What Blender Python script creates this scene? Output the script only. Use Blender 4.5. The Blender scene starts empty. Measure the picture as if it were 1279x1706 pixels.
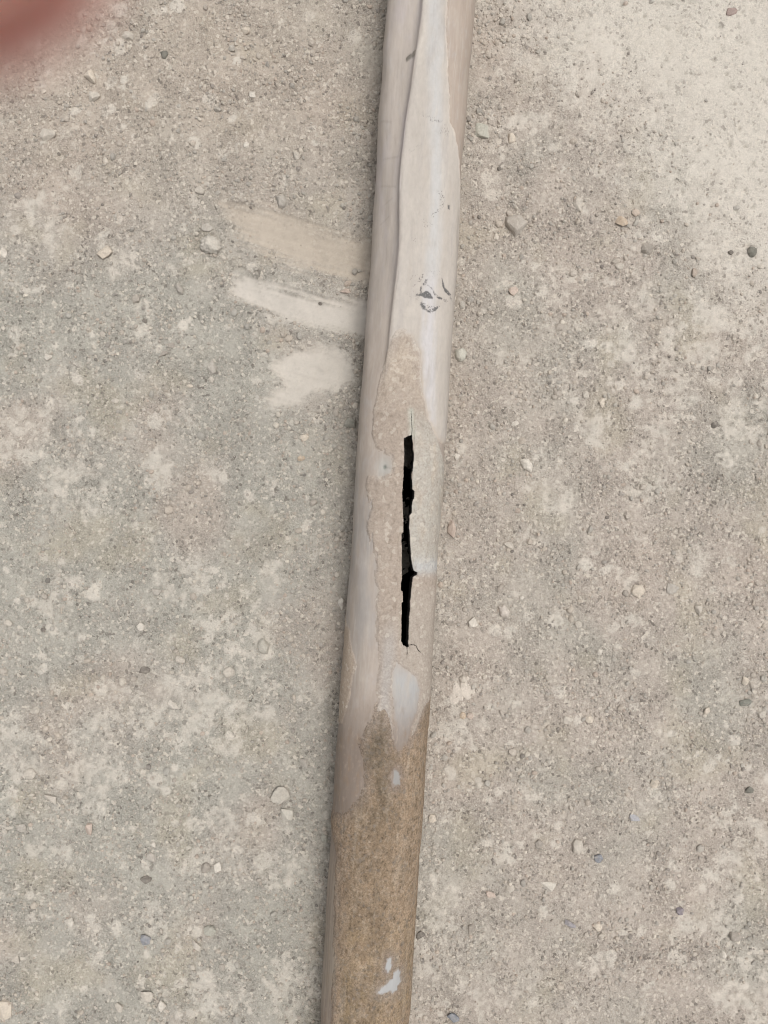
import bpy, bmesh, math, random
import numpy as np

# ------------------------------------------------------------------ camera, world, sun, exposure
S = bpy.context.scene
COL = S.collection
PW, PH = 1279.0, 1706.0                 # pixels of the photograph (used only to turn measured places into metres)
HALF = math.radians(33.5)               # half the long field of view of a phone's main camera
F = PH / 2 / math.tan(HALF)             # focal length in photograph pixels
R = 0.0285                              # tube radius (57 mm boiler tube)
CAMZ = 0.5285                           # camera height over the ground
cam_d = bpy.data.cameras.new('camera')
cam = bpy.data.objects.new('camera', cam_d)
COL.objects.link(cam)
cam.location = (0, 0, CAMZ)
cam.rotation_euler = (0, 0, 0)
cam_d.sensor_fit = 'VERTICAL'
cam_d.sensor_height = 36
cam_d.sensor_width = 27
cam_d.lens = 18 / math.tan(HALF)
cam_d.clip_start = 0.002
cam_d.clip_end = 50
cam_d.dof.use_dof = True
cam_d.dof.focus_distance = 0.505
cam_d.dof.aperture_fstop = cam_d.lens / 3.1     # 3.1 mm opening, as a phone lens has
S.camera = cam

W = bpy.data.worlds.new('World')
S.world = W
W.use_nodes = True
SUN_EL, SUN_AZ = math.radians(74), math.radians(66)     # azimuth from +Y (top of the picture) towards +X (right)
nt = W.node_tree
sky = nt.nodes.new('ShaderNodeTexSky')
sky.sky_type = 'NISHITA'
sky.sun_disc = False
sky.sun_elevation = SUN_EL
sky.sun_rotation = SUN_AZ
sky.air_density = 1.0
sky.dust_density = 4.0
sky.ozone_density = 0.6
hs = nt.nodes.new('ShaderNodeHueSaturation')            # overcast: the cloud layer whitens the blue
hs.inputs['Saturation'].default_value = 0.12
nt.links.new(sky.outputs[0], hs.inputs['Color'])
nt.links.new(hs.outputs[0], nt.nodes['Background'].inputs['Color'])
nt.nodes['Background'].inputs['Strength'].default_value = 0.11

sun_d = bpy.data.lights.new('sun', 'SUN')
sun_d.energy = 1.05
sun_d.angle = math.radians(24)
sun_d.color = (1.0, 0.962, 0.912)
sun = bpy.data.objects.new('sun', sun_d)
COL.objects.link(sun)
sun.location = (1, 1, 2)
sun.rotation_euler = (math.pi / 2 - SUN_EL, 0, -SUN_AZ + math.pi)

S.view_settings.view_transform = 'Standard'
S.view_settings.look = 'None'
S.view_settings.gamma = 1
S.cycles.filter_width = 1.0
S.view_settings.exposure = 0.50

# ------------------------------------------------------------------ numpy helpers
rng = np.random.default_rng(11)
random.seed(11)

def _hash(ix, iy, seed):
    h = (ix.astype(np.int64) * 374761393 + iy.astype(np.int64) * 668265263 + seed * 1274126177) & 0xFFFFFFFF
    h = ((h ^ (h >> 13)) * 1274126177) & 0xFFFFFFFF
    h = ((h ^ (h >> 16)) * 2246822519) & 0xFFFFFFFF
    return (h ^ (h >> 15)) & 0xFFFFFFFF

def noise(x, y, seed=0):                # gradient noise, about -1..1
    x = np.asarray(x, float); y = np.asarray(y, float)
    x0 = np.floor(x); y0 = np.floor(y)
    fx, fy = x - x0, y - y0
    u = fx * fx * fx * (fx * (fx * 6 - 15) + 10); v = fy * fy * fy * (fy * (fy * 6 - 15) + 10)
    def g(dx, dy):
        a = _hash(x0 + dx, y0 + dy, seed) * (2 * math.pi / 4294967296.0)
        return np.cos(a) * (fx - dx) + np.sin(a) * (fy - dy)
    a = g(0, 0); b = g(1, 0); c = g(0, 1); d = g(1, 1)
    return 1.5 * ((a + (b - a) * u) * (1 - v) + (c + (d - c) * u) * v)

def fbm(x, y, seed=0, n=4, gain=0.5):
    t = 0; a = 1.0; s = 0
    for i in range(n):
        t = t + a * noise(x * 2.03 ** i + 17.3 * i, y * 2.03 ** i - 9.1 * i, seed + 31 * i); s += a; a *= gain
    return t / s

def smooth(e0, e1, x):
    t = np.clip((x - e0) / (e1 - e0), 0, 1)
    return t * t * (3 - 2 * t)

def sdf_poly(x, y, poly):               # signed distance to a polygon, positive inside
    shp = x.shape; x = x.ravel(); y = y.ravel()
    d = np.full(x.shape, 1e18); inside = np.zeros(x.shape, bool)
    n = len(poly)
    for i in range(n):
        ax, ay = poly[i]; bx, by = poly[(i + 1) % n]
        ex, ey = bx - ax, by - ay
        wx, wy = x - ax, y - ay
        t = np.clip((wx * ex + wy * ey) / (ex * ex + ey * ey + 1e-12), 0, 1)
        d = np.minimum(d, (wx - ex * t) ** 2 + (wy - ey * t) ** 2)
        c = ((ay > y) != (by > y))
        if ey != 0:
            inside ^= c & (x < ex * (y - ay) / ey + ax)
    d = np.sqrt(d)
    return np.where(inside, d, -d).reshape(shp)

def dist_line(x, y, pts):               # distance to a polyline, and the run along it 0..1
    d = np.full(x.shape, 1e18); run = np.zeros(x.shape)
    L = [0]
    for i in range(len(pts) - 1):
        L.append(L[-1] + math.hypot(pts[i + 1][0] - pts[i][0], pts[i + 1][1] - pts[i][1]))
    for i in range(len(pts) - 1):
        ax, ay = pts[i]; bx, by = pts[i + 1]
        ex, ey = bx - ax, by - ay
        t = np.clip(((x - ax) * ex + (y - ay) * ey) / (ex * ex + ey * ey + 1e-12), 0, 1)
        q = np.hypot(x - ax - ex * t, y - ay - ey * t)
        m = q < d
        d = np.where(m, q, d); run = np.where(m, (L[i] + t * (L[i + 1] - L[i])) / L[-1], run)
    return d, run

def mix(c, k, col):                     # blend colour array c (n,3) towards col by k (n)
    k = np.clip(k, 0, 1)[..., None]
    return c * (1 - k) + np.asarray(col) * k

def mesh_from(name, V, Fc, cols=None, shade=True, mats=()):
    """V (n,3); Fc list of int arrays of equal-sided faces; one mesh."""
    me = bpy.data.meshes.new(name)
    me.vertices.add(len(V)); me.vertices.foreach_set('co', np.ascontiguousarray(V, np.float32).ravel())
    Fc = [f for f in Fc if len(f)]
    idx = np.concatenate([f.ravel() for f in Fc]).astype(np.int32)
    tot = np.concatenate([np.full(len(f), f.shape[1]) for f in Fc]).astype(np.int32)
    st = np.concatenate([[0], np.cumsum(tot)[:-1]]).astype(np.int32)
    me.loops.add(len(idx)); me.loops.foreach_set('vertex_index', idx)
    me.polygons.add(len(tot)); me.polygons.foreach_set('loop_start', st)
    try: me.polygons.foreach_set('loop_total', tot)
    except Exception: pass
    me.update(calc_edges=True)
    me.validate()
    me.polygons.foreach_set('use_smooth', np.full(len(me.polygons), bool(shade)))
    if cols is not None:
        a = me.color_attributes.new('Col', 'FLOAT_COLOR', 'POINT')
        c4 = np.ones((len(V), 4), np.float32); c4[:, :cols.shape[1]] = cols
        a.data.foreach_set('color', c4.ravel())
    for m in mats: me.materials.append(m)
    me.update()
    return me

def link(name, me, parent=None, **props):
    o = bpy.data.objects.new(name, me); COL.objects.link(o)
    if parent is not None: o.parent = parent
    for k, v in props.items(): o[k] = v
    return o

# ------------------------------------------------------------------ materials
def grain_mat(name, rough=0.9, attr=True, base=(0.4, 0.36, 0.32), amount=0.25, scale=900.0, bump=0.3, bdist=0.0006,
              spec=0.25, fleck=0.0, dark=0.0, stretch=None, rvar=0.0, masked=False):
    m = bpy.data.materials.new(name); m.use_nodes = True
    t = m.node_tree; N = t.nodes; L = t.links
    b = N['Principled BSDF']
    tc = N.new('ShaderNodeTexCoord'); mp = N.new('ShaderNodeMapping')
    L.new(tc.outputs['Object'], mp.inputs['Vector'])
    if stretch: mp.inputs['Scale'].default_value = stretch
    if attr:
        at = N.new('ShaderNodeAttribute'); at.attribute_name = 'Col'; c = at.outputs['Color']
    else:
        r = N.new('ShaderNodeRGB'); r.outputs[0].default_value = (*base, 1); c = r.outputs[0]
    n1 = N.new('ShaderNodeTexNoise'); n1.inputs['Scale'].default_value = scale; n1.inputs['Detail'].default_value = 4; n1.inputs['Roughness'].default_value = 0.65
    L.new(mp.outputs[0], n1.inputs['Vector'])
    mr = N.new('ShaderNodeMapRange'); mr.inputs['From Min'].default_value = 0.28; mr.inputs['From Max'].default_value = 0.72
    mr.inputs['To Min'].default_value = 1 - amount; mr.inputs['To Max'].default_value = 1 + amount
    L.new(n1.outputs['Fac'], mr.inputs['Value'])
    mul = N.new('ShaderNodeVectorMath'); mul.operation = 'SCALE'
    L.new(c, mul.inputs[0]); L.new(mr.outputs[0], mul.inputs['Scale'])
    out = mul.outputs[0]
    if fleck or dark:
        vo = N.new('ShaderNodeTexVoronoi'); vo.inputs['Scale'].default_value = scale * 0.62
        L.new(mp.outputs[0], vo.inputs['Vector'])
        sp = N.new('ShaderNodeSeparateColor'); L.new(vo.outputs['Color'], sp.inputs[0])
        for chan, lo, hi, amt, target in (('Red', 0.82, 0.97, fleck, (0.62, 0.56, 0.48)), ('Green', 0.86, 0.98, dark, (0.16, 0.14, 0.12))):
            if not amt: continue
            q = N.new('ShaderNodeMapRange'); q.inputs['From Min'].default_value = lo; q.inputs['From Max'].default_value = hi
            q.inputs['To Max'].default_value = amt
            L.new(sp.outputs[chan], q.inputs['Value'])
            mx = N.new('ShaderNodeMix'); mx.data_type = 'RGBA'
            L.new(q.outputs[0], mx.inputs['Factor']); L.new(out, mx.inputs[6]); mx.inputs[7].default_value = (*target, 1)
            out = mx.outputs[2]
    if masked:                          # the alpha of Col says how gritty the place is
        mk = N.new('ShaderNodeMix'); mk.data_type = 'RGBA'
        L.new(at.outputs['Alpha'], mk.inputs['Factor']); L.new(c, mk.inputs[6]); L.new(out, mk.inputs[7]); out = mk.outputs[2]
    L.new(out, b.inputs['Base Color'])
    b.inputs['Roughness'].default_value = rough
    b.inputs['Specular IOR Level'].default_value = spec
    if rvar:
        q = N.new('ShaderNodeMapRange'); q.inputs['From Min'].default_value = 0.3; q.inputs['From Max'].default_value = 0.7
        q.inputs['To Min'].default_value = rough - rvar; q.inputs['To Max'].default_value = rough + rvar
        n3 = N.new('ShaderNodeTexNoise'); n3.inputs['Scale'].default_value = 90
        L.new(mp.outputs[0], n3.inputs['Vector']); L.new(n3.outputs['Fac'], q.inputs['Value']); L.new(q.outputs[0], b.inputs['Roughness'])
    bp = N.new('ShaderNodeBump'); bp.inputs['Strength'].default_value = bump; bp.inputs['Distance'].default_value = bdist
    if masked:
        ms = N.new('ShaderNodeMath'); ms.operation = 'MULTIPLY'; ms.inputs[1].default_value = bump
        L.new(at.outputs['Alpha'], ms.inputs[0]); L.new(ms.outputs[0], bp.inputs['Strength'])
    L.new(n1.outputs['Fac'], bp.inputs['Height']); L.new(bp.outputs[0], b.inputs['Normal'])
    return m

M_ground = grain_mat('dusty_ground', 0.95, amount=0.34, scale=950, bump=1.0, bdist=0.0012, spec=0.1, fleck=0.75, dark=0.75, masked=True)
M_grit = grain_mat('grit', 0.95, amount=0.15, scale=1400, bump=0.4, bdist=0.0003, spec=0.1)
M_stone = grain_mat('pebble_stone', 0.9, amount=0.16, scale=700, bump=0.5, bdist=0.0006, spec=0.15)
M_wall = grain_mat('oxidised_steel', 0.6, amount=0.07, scale=420, bump=0.18, bdist=0.0004, spec=0.35, stretch=(1, 0.16, 1), rvar=0.08)
M_pale = grain_mat('pale_mineral_coating', 0.62, amount=0.06, scale=500, bump=0.22, bdist=0.0004, spec=0.3, stretch=(1, 0.4, 1))
M_scale = grain_mat('beige_boiler_scale', 0.9, amount=0.17, scale=760, bump=0.55, bdist=0.0006, spec=0.12, fleck=0.3, dark=0.12)
M_rust = grain_mat('brown_rust_scale', 0.92, amount=0.36, scale=900, bump=0.8, bdist=0.0007, spec=0.1, fleck=0.10, dark=0.5)
M_bore = grain_mat('black_tube_inside', 0.9, attr=False, base=(0.004, 0.0035, 0.003), amount=0.3, scale=300, spec=0.05)  # near-black colour for the inside of the tube

# ------------------------------------------------------------------ measured places -> metres
def ground_xy(px, py, z=0.0):
    d = CAMZ - z
    return (np.asarray(px, float) - 639.5) / F * d, (853.0 - np.asarray(py, float)) / F * d

MY = np.array([0, 107, 200, 300, 400, 500, 600, 700, 800, 900, 1000, 1100, 1200, 1300, 1400, 1500, 1600, 1706.])
ML = np.array([641, 638, 630, 621, 616, 610, 605, 598, 591, 585.5, 579.5, 570, 562.5, 555, 551, 544.5, 539, 534.])
MR = np.array([790, 784, 776, 768, 760, 752, 746, 741, 735, 730, 725.5, 719, 712, 705.5, 699.5, 692.5, 686.5, 679.])
DAX = CAMZ - R
SIL = math.sqrt(DAX * DAX - R * R)
_y = (853.0 - MY) / F * DAX
_c = ((ML + MR) / 2 - 639.5) / F * DAX
_w = (MR - ML) / 2 / F * SIL
_pc = np.polyfit(_y, _c, 4); _pw = np.polyfit(_y, _w, 4)
_l0, _l1 = _y[-1], _y[0]
def axis_x(Y):
    Y = np.asarray(Y, float); q = np.clip(Y, _l0, _l1)
    sl = np.polyfit(_y, _c, 1)[0]
    return np.polyval(_pc, q) + (Y - q) * sl
def half_w(Y):
    return np.polyval(_pw, np.clip(Y, _l0, _l1))

def section(sn, Y):                      # height of the flattened tube section over its axis, for sideways fraction sn
    p = np.interp(Y, [-0.30, -0.12, 0.05, 0.30], [2.2, 2.4, 2.85, 3.0])
    return (1 - np.clip(np.abs(sn), 0, 1) ** p) ** (1 / p)

def chart(px, py):                      # a seen place on the tube -> (arc in mm from the crown line, run along the tube in mm)
    px = np.asarray(px, float); py = np.asarray(py, float)
    z = np.full(px.shape, 2 * R)
    for _ in range(12):
        X, Y = ground_xy(px, py, z)
        t = (X - axis_x(Y)) / half_w(Y)
        th = np.arcsin(np.clip(t, -1, 1))
        z = 0.6 * z + 0.4 * (R + R * section(np.sin(th), Y))
    th = np.where(np.abs(t) > 0.995, np.sign(t) * (math.pi / 2 + (np.abs(t) - 0.995) * 6), th)
    return th * R * 1000, Y * 1000

def cpoly(pts):
    a = np.array(pts, float); A, Y = chart(a[:, 0], a[:, 1])
    return list(zip(A, Y))

# ------------------------------------------------------------------ ground
TR = [(880, -60), (905, 60), (960, 130), (1040, 175), (1085, 230), (1120, 300), (1180, 370), (1215, 450), (1400, 560), (1400, -60)]
SM1 = [(372, 338), (430, 352), (500, 372), (560, 392), (640, 405), (640, 470), (560, 452), (500, 437), (450, 415), (405, 385)]
SM2 = [(384, 490), (395, 464), (420, 466), (480, 486), (540, 496), (640, 505), (640, 568), (560, 550), (480, 535), (430, 512)]
SM3 = [(455, 612), (480, 590), (520, 582), (560, 578), (582, 598), (586, 632), (560, 645), (520, 650), (500, 672), (458, 678), (448, 665), (480, 640)]
BLOBS = [(60, 370, 42), (120, 790, 60), (40, 720, 50), (300, 690, 30), (330, 1170, 70), (310, 960, 45), (270, 790, 32), (360, 770, 26), (450, 960, 26), (400, 1060, 50),
         (150, 1290, 60), (30, 1250, 50), (370, 1230, 34), (350, 1370, 36), (425, 1410, 32), (250, 1530, 30), (480, 1650, 52), (360, 1660, 36), (250, 1665, 30), (330, 1430, 34),
         (470, 1450, 40), (75, 1420, 38), (1050, 810, 40), (920, 810, 34), (850, 605, 28), (950, 625, 32), (1085, 745, 30), (1000, 710, 30), (1120, 610, 70), (1200, 560, 60),
         (1060, 500, 50), (1240, 700, 50), (1050, 560, 45), (755, 1210, 44), (770, 1150, 26), (720, 1240, 40), (830, 1415, 26), (740, 1510, 36), (720, 1620, 50), (820, 1660, 36),
         (1170, 1555, 46), (1230, 1400, 60), (1260, 1650, 60), (1200, 1510, 36), (1040, 960, 24), (1160, 930, 26), (880, 210, 26), (1150, 340, 40), (985, 690, 28), (1070, 1040, 18),
         (80, 1000, 40), (200, 1180, 50), (430, 1190, 36), (240, 540, 32), (110, 300, 24), (200, 440, 24), (930, 480, 30), (640, 1700, 30), (1000, 1600, 24), (890, 900, 22)]

def ground_fields(X, Y):
    """all that the ground is made of at places X, Y in metres: relief, compactness, colour"""
    d = CAMZ
    px = X / d * F + 639.5; py = 853.0 - Y / d * F            # distances measured as on the photograph's scale, 0.41 mm each
    wx = 22 * fbm(px / 40, py / 40, 13, 3); wy = 22 * fbm(px / 40, py / 40, 14, 3)
    blob = np.zeros(X.shape)
    for bx, by, br in BLOBS:
        q = ((px + wx - bx) ** 2 + (py + wy - by) ** 2) / (1.5 * br * br)
        blob = np.maximum(blob, np.exp(-q * q))
    # flat pale pebbles trodden level with the soil
    spots = np.zeros(X.shape)
    r0 = np.random.default_rng(5)
    for _ in range(2600):
        bx, by = r0.uniform(-15, 1295), r0.uniform(-15, 1720); br = 3.2 + 11 * r0.random() ** 3.2
        if noise(bx / 130, by / 130, 15) < r0.uniform(-0.6, 0.5): continue
        ex, ro, st = r0.uniform(0.6, 1.0), r0.uniform(0, math.pi), r0.uniform(0.35, 1.0)
        i0, i1 = np.searchsorted(gx, [(bx - 639.5 - 2 * br) / F * d, (bx - 639.5 + 2 * br) / F * d])
        j0, j1 = np.searchsorted(gy, [(853 - by - 2 * br) / F * d, (853 - by + 2 * br) / F * d])
        qx = px[j0:j1, i0:i1] - bx + 0.25 * wx[j0:j1, i0:i1]; qy = py[j0:j1, i0:i1] - by + 0.25 * wy[j0:j1, i0:i1]
        q = np.hypot((qx * math.cos(ro) + qy * math.sin(ro)), (qy * math.cos(ro) - qx * math.sin(ro)) / ex) / br
        spots[j0:j1, i0:i1] = np.maximum(spots[j0:j1, i0:i1], st * smooth(1.15, 0.75, q))
    n_big = fbm(px / 190, py / 190, 3, 3)
    n_mid = fbm(px / 46, py / 46, 5, 4, 0.6)
    n_fin = fbm(px / 15, py / 15, 9, 3, 0.6)
    tr = smooth(-150, 130, sdf_poly(px, py, TR) + 110 * n_mid + 90 * n_fin + 40 * n_big)
    # compact crust shows where the loose grit is thin
    comp = smooth(0.22, 0.52, blob * 0.40 + 0.62 * n_mid + 0.55 * n_fin + 0.10 * n_big + spots * 0.5)
    ang = math.radians(15)
    al = (px * math.cos(ang) + py * math.sin(ang)); ac = (-px * math.sin(ang) + py * math.cos(ang))
    streak = fbm(al / 160, ac / 7, 21, 4, 0.65)
    s1 = smooth(-26, 14, sdf_poly(px, py, SM1) + 6 * n_fin + 30 * streak)
    s2 = smooth(-13, 9, sdf_poly(px, py, SM2) + 4 * n_fin + 24 * streak)
    s3 = smooth(-15, 9, sdf_poly(px, py, SM3) + 6 * n_fin + 13 * streak)
    halo = smooth(-90, 10, np.maximum.reduce([sdf_poly(px, py, SM1), sdf_poly(px, py, SM2), sdf_poly(px, py, SM3)]))
    sm = np.maximum.reduce([s1 * 0.9, s2, s3])
    near = np.abs(X - axis_x(Y)) - R                             # distance to the tube's flank
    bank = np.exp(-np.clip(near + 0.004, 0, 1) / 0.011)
    comp = np.clip(np.maximum.reduce([comp * 0.9, tr * (0.93 + 0.2 * n_fin), sm]) - 0.9 * bank * (1 - sm) - 0.25 * halo * (1 - sm), 0, 1)
    loose = 1 - comp
    # relief in metres
    g1 = fbm(px / 9.0, py / 9.0, 41, 2, 0.6); g2 = noise(px / 4.6, py / 4.6, 57); g3 = noise(px / 6.3 + 3, py / 6.3, 63)
    lumps = np.maximum(0, noise(px / 24, py / 24, 71) - 0.25)
    h = 0.0018 * n_big + 0.0009 * n_mid + 0.00035 * n_fin
    h = h + loose * (0.0007 * g1 + 0.00055 * g2 + 0.0004 * np.abs(g3) + 0.0011 * lumps)
    h = h + comp * (0.00022 * g1 + 0.00012 * g2)
    h = h - 0.0006 * smooth(0.25, 0.8, comp) * (1 - tr) * (1 - spots) + 0.0005 * spots * (1 - sm)
    h = h - sm * (0.0014 + 0.0003 * streak)
    h = h + 0.0016 * np.exp(-((np.maximum.reduce([sdf_poly(px, py, SM2), sdf_poly(px, py, SM1), sdf_poly(px, py, SM3)]) + 9) / 8) ** 2) * (0.5 + n_mid)
    # small pits eroded into the compact crust
    pn = noise(px / 13.0, py / 13.0, 83) + 0.5 * noise(px / 6.0, py / 6.0, 89)
    pit = smooth(0.56, 0.90, pn + 0.5 * n_mid) * comp * (1 - sm)
    h = h - 0.0015 * pit
    h = h + bank * (np.where(X > axis_x(Y), 0.0062, -0.0006) + 0.0028 * noise(py / 60, py * 0, 91) + 0.0010 * g1)
    # colours of the stuff itself
    c = np.empty(X.shape + (3,)); c[:] = (0.372, 0.345, 0.303)
    c = mix(c, smooth(560, 860, px), (0.403, 0.354, 0.306))
    c = mix(c, smooth(560, 200, py) * smooth(760, 500, px), (0.392, 0.346, 0.298))
    hue = fbm(px / 210 + 2, py / 210, 101, 3)
    left = smooth(760, 380, px)
    c = mix(c, smooth(-0.1, 0.5, hue + 0.30 * left * smooth(380, 650, py)) * 0.6, (0.345, 0.333, 0.288))
    c = mix(c, smooth(0.05, 0.5, -hue) * 0.6, (0.400, 0.340, 0.288))
    c = mix(c, smooth(0.1, 0.5, fbm(px / 120, py / 120, 131, 3)) * 0.5, (0.392, 0.350, 0.272))
    c = mix(c, smooth(430, 120, py) * left * 0.5, (0.415, 0.355, 0.290))
    c = mix(c, loose * smooth(0.15, 0.65, fbm(px / 11, py / 11, 151, 3, 0.7)) * 0.45, (0.235, 0.212, 0.185))
    c = mix(c, comp * (0.62 + 0.4 * n_fin), (0.485, 0.44, 0.382))
    c = mix(c, spots * (1 - sm) * 0.6, (0.52, 0.475, 0.415))
    c = mix(c, comp * smooth(0, 0.5, n_mid) * 0.35, (0.50, 0.475, 0.42))
    c = mix(c, tr * 0.85, (0.518, 0.478, 0.420))
    c = mix(c, pit * 0.4, (0.27, 0.255, 0.22))
    c = mix(c, s1 * 0.75, (0.395, 0.338, 0.275)); c = mix(c, s1 * smooth(-0.05, 0.5, streak) * 0.6, (0.46, 0.40, 0.33)); c = mix(c, s1 * smooth(0.1, 0.5, -streak) * 0.4, (0.36, 0.31, 0.255))
    c = mix(c, s2 * 0.8, (0.495, 0.456, 0.408)); c = mix(c, s2 * smooth(0.1, 0.6, -streak) * 0.65, (0.40, 0.362, 0.318))
    c = mix(c, s3 * 0.85, (0.495, 0.455, 0.403)); c = mix(c, s3 * smooth(0.1, 0.6, -streak) * 0.55, (0.41, 0.37, 0.325))
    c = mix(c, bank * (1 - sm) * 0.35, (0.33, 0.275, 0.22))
    c = c * (1 + 0.06 * n_fin + 0.13 * fbm(px / 85, py / 85, 171, 4, 0.65) * (1 - 0.5 * tr))[..., None]
    grit = np.clip(1 - 0.88 * sm - 0.45 * comp * (1 - sm), 0.08, 1) * np.clip(0.85 + 0.9 * fbm(px / 60, py / 60, 181, 3), 0.35, 1.15)
    return h, comp, np.concatenate([c, grit[..., None]], -1), sm, tr

def grow(a, b, step, far):              # fine spacing a..b, then ever wider out to +-far
    core = list(np.arange(a, b + step / 2, step)); s = step; e = core[-1]; out = []
    while e < far: s *= 1.12; e += s; out.append(e)
    s = step; e = core[0]; pre = []
    while e > -far: s *= 1.12; e -= s; pre.append(e)
    return np.array(pre[::-1] + core + out)

gx = grow(-0.280, 0.280, 0.00107, 2.5); gy = grow(-0.368, 0.368, 0.00107, 2.5)
GX, GY = np.meshgrid(gx, gy)
GH, GC, GCOL, GSM, GTR = ground_fields(GX, GY)

def sample(field, x, y):
    i = np.clip(np.searchsorted(gx, x) - 1, 0, len(gx) - 2); j = np.clip(np.searchsorted(gy, y) - 1, 0, len(gy) - 2)
    u = (x - gx[i]) / (gx[i + 1] - gx[i]); v = (y - gy[j]) / (gy[j + 1] - gy[j])
    if field.ndim == 3: u = u[..., None]; v = v[..., None]
    return field[j, i] * (1 - u) * (1 - v) + field[j, i + 1] * u * (1 - v) + field[j + 1, i] * (1 - u) * v + field[j + 1, i + 1] * u * v

def grid_faces(nr, nc):
    a = (np.arange(nr - 1)[:, None] * nc + np.arange(nc - 1)[None, :]).ravel()
    return np.stack([a, a + 1, a + nc + 1, a + nc], 1)

V = np.stack([GX.ravel(), GY.ravel(), GH.ravel()], 1)
link('ground', mesh_from('ground', V, [grid_faces(*GX.shape)], GCOL.reshape(-1, 4), True, [M_ground]), kind='structure')

# ------------------------------------------------------------------ the tube's surface grid
CRACK_L = [(680, 726), (673, 730), (673, 740), (673.6, 756), (673, 770), (672, 780), (672.4, 792), (671, 802), (671, 812), (669.8, 820), (670.6, 836), (671, 850), (672, 865), (672, 887), (669, 890),
           (669, 903), (669.8, 915), (669.2, 940), (669.8, 965), (668, 972), (668, 984), (671, 986), (671.3, 1003), (668.8, 1005), (669.4, 1018), (668.5, 1030), (669, 1046), (668.6, 1069), (671, 1075), (677, 1078.5)]
CRACK_R = [(680.5, 1078), (679.6, 1070), (680.6, 1060), (680, 1050), (681, 1040), (680.6, 1028), (682.4, 1015), (682, 1002), (683.6, 994), (684, 985), (685.5, 972), (687, 962), (690, 959.5), (694, 958), (694.4, 953.5),
           (690, 952), (688, 950), (686.5, 944), (684, 930), (683.6, 920), (682.4, 905), (682, 890), (680.6, 878), (681.4, 866), (681.4, 858), (685, 855), (685, 843), (686.4, 834), (689, 830), (689.4, 818.5),
           (686, 815), (685.6, 802), (684.6, 790), (686.4, 784), (687, 775), (688.4, 764), (688.4, 755), (687.2, 748), (687.4, 738), (686, 728), (685.6, 724.5)]
Pcrack = cpoly(CRACK_L + CRACK_R)
Htop = cpoly([(685.8, 727), (686.2, 715), (685.6, 700), (684.8, 684)])
Hbot = cpoly([(677.6, 1077), (678.4, 1088), (677.8, 1099)])
Hside = cpoly([(680, 1075.4), (686, 1074.8), (692, 1075.6), (693.6, 1079), (695.4, 1083.5), (699, 1087)])
A_lo = min(a for a, y in Pcrack) - 1.2; A_hi = max(a for a, y in Pcrack + Hside) + 1.2
Y_lo = min(y for a, y in Pcrack + Hbot) - 1.5; Y_hi = max(y for a, y in Pcrack + Htop) + 1.5
def spaced(stops):                       # [(from, to, step), ...] -> joined coordinates
    out = []
    for a, b, s in stops:
        n = max(1, int(math.ceil((b - a) / s))); out += list(a + (b - a) * np.arange(n) / n)
    return np.array(out + [stops[-1][1]])
half_c = math.pi * R * 1000
Y_mk0 = float(chart(710, 532)[1]); Y_mk1 = float(chart(710, 315)[1])
arcs = spaced([(-half_c, -50, 3.0), (-50, A_lo, 0.60), (A_lo, A_hi, 0.21), (A_hi, 23, 0.36), (23, 50, 0.60), (50, half_c, 3.0)])
runs = spaced([(-520, -345, 8.0), (-345, Y_lo, 0.75), (Y_lo, Y_hi, 0.32), (Y_hi, Y_mk0, 0.75), (Y_mk0, Y_mk1, 0.33), (Y_mk1, 345, 0.75), (345, 520, 8.0)])
AA, YY = np.meshgrid(arcs, runs)         # rows run along the tube
TH = AA / 1000 / R
NR, NC = AA.shape

def to_xyz(off):                         # off: radial offset in mm on the grid
    Y = YY / 1000; w = half_w(Y); r = 1 + off / 1000 / R
    X = axis_x(Y) + w * np.sin(TH) * r
    Z = R - 0.0016 + R * section(np.sin(TH), Y) * np.sign(np.cos(TH)) * r
    return np.stack([X, Y, Z], 2)

n_lo = fbm(AA / 30, YY / 70, 201, 3); n_md = fbm(AA / 8, YY / 12, 205, 4, 0.6); n_hi = fbm(AA / 2.2, YY / 2.6, 209, 3, 0.6)
n_st = fbm(AA / 2.0, YY / 60, 213, 4, 0.6)       # streaks along the tube
visible = smooth(50, 44, np.abs(AA))

# long dent: a crest line with the metal stepping down to its left
CR = [(707, -30), (703, 20), (699, 50), (695, 78), (691, 100), (686, 140), (680, 175), (674, 215), (669, 260), (666, 300), (665.5, 340), (666, 375), (665.5, 410), (663, 440), (659.5, 470), (655.5, 500), (651, 540), (646, 590), (642, 640), (638, 690)]
CRa, CRy = chart([p[0] for p in CR], [p[1] for p in CR])
o_ = np.argsort(CRy); crest = np.interp(YY, CRy[o_], CRa[o_])
u = AA - crest                                    # mm right of the crest
stop = smooth(np.interp(0, [0], [CRy.min()]), CRy.min() + 45, YY)
wid = np.interp(YY, chart(*zip(*[(690, 60), (672, 220), (660, 330), (655, 420), (648, 520), (640, 640)][::-1]))[1], [4.6, 6.0, 9.0, 7.5, 6.5, 5.5])
dep = np.interp(YY, chart([640] * 5, [660, 560, 420, 250, 20])[1], [0.4, 2.6, 4.6, 3.9, 3.5])
step_ = (1 - np.exp(-np.clip(-u - 0.2, 0, 99) / (0.40 * wid))) * smooth(0.3, -1.0, u)
recover = smooth(0, 1, (-u - 1.5 * wid) / 24)
dent = -dep * stop * step_ * (1 - 0.8 * recover)
crown = 0.35 * stop * np.exp(-((u - 1.2) / 3.5) ** 2)
broad = fbm(AA / 22 + 3, YY / 48, 231, 2)
disp = 0.35 * n_lo + 1.1 * broad * visible + 0.13 * n_md * visible + 0.03 * n_st + dent + crown
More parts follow.
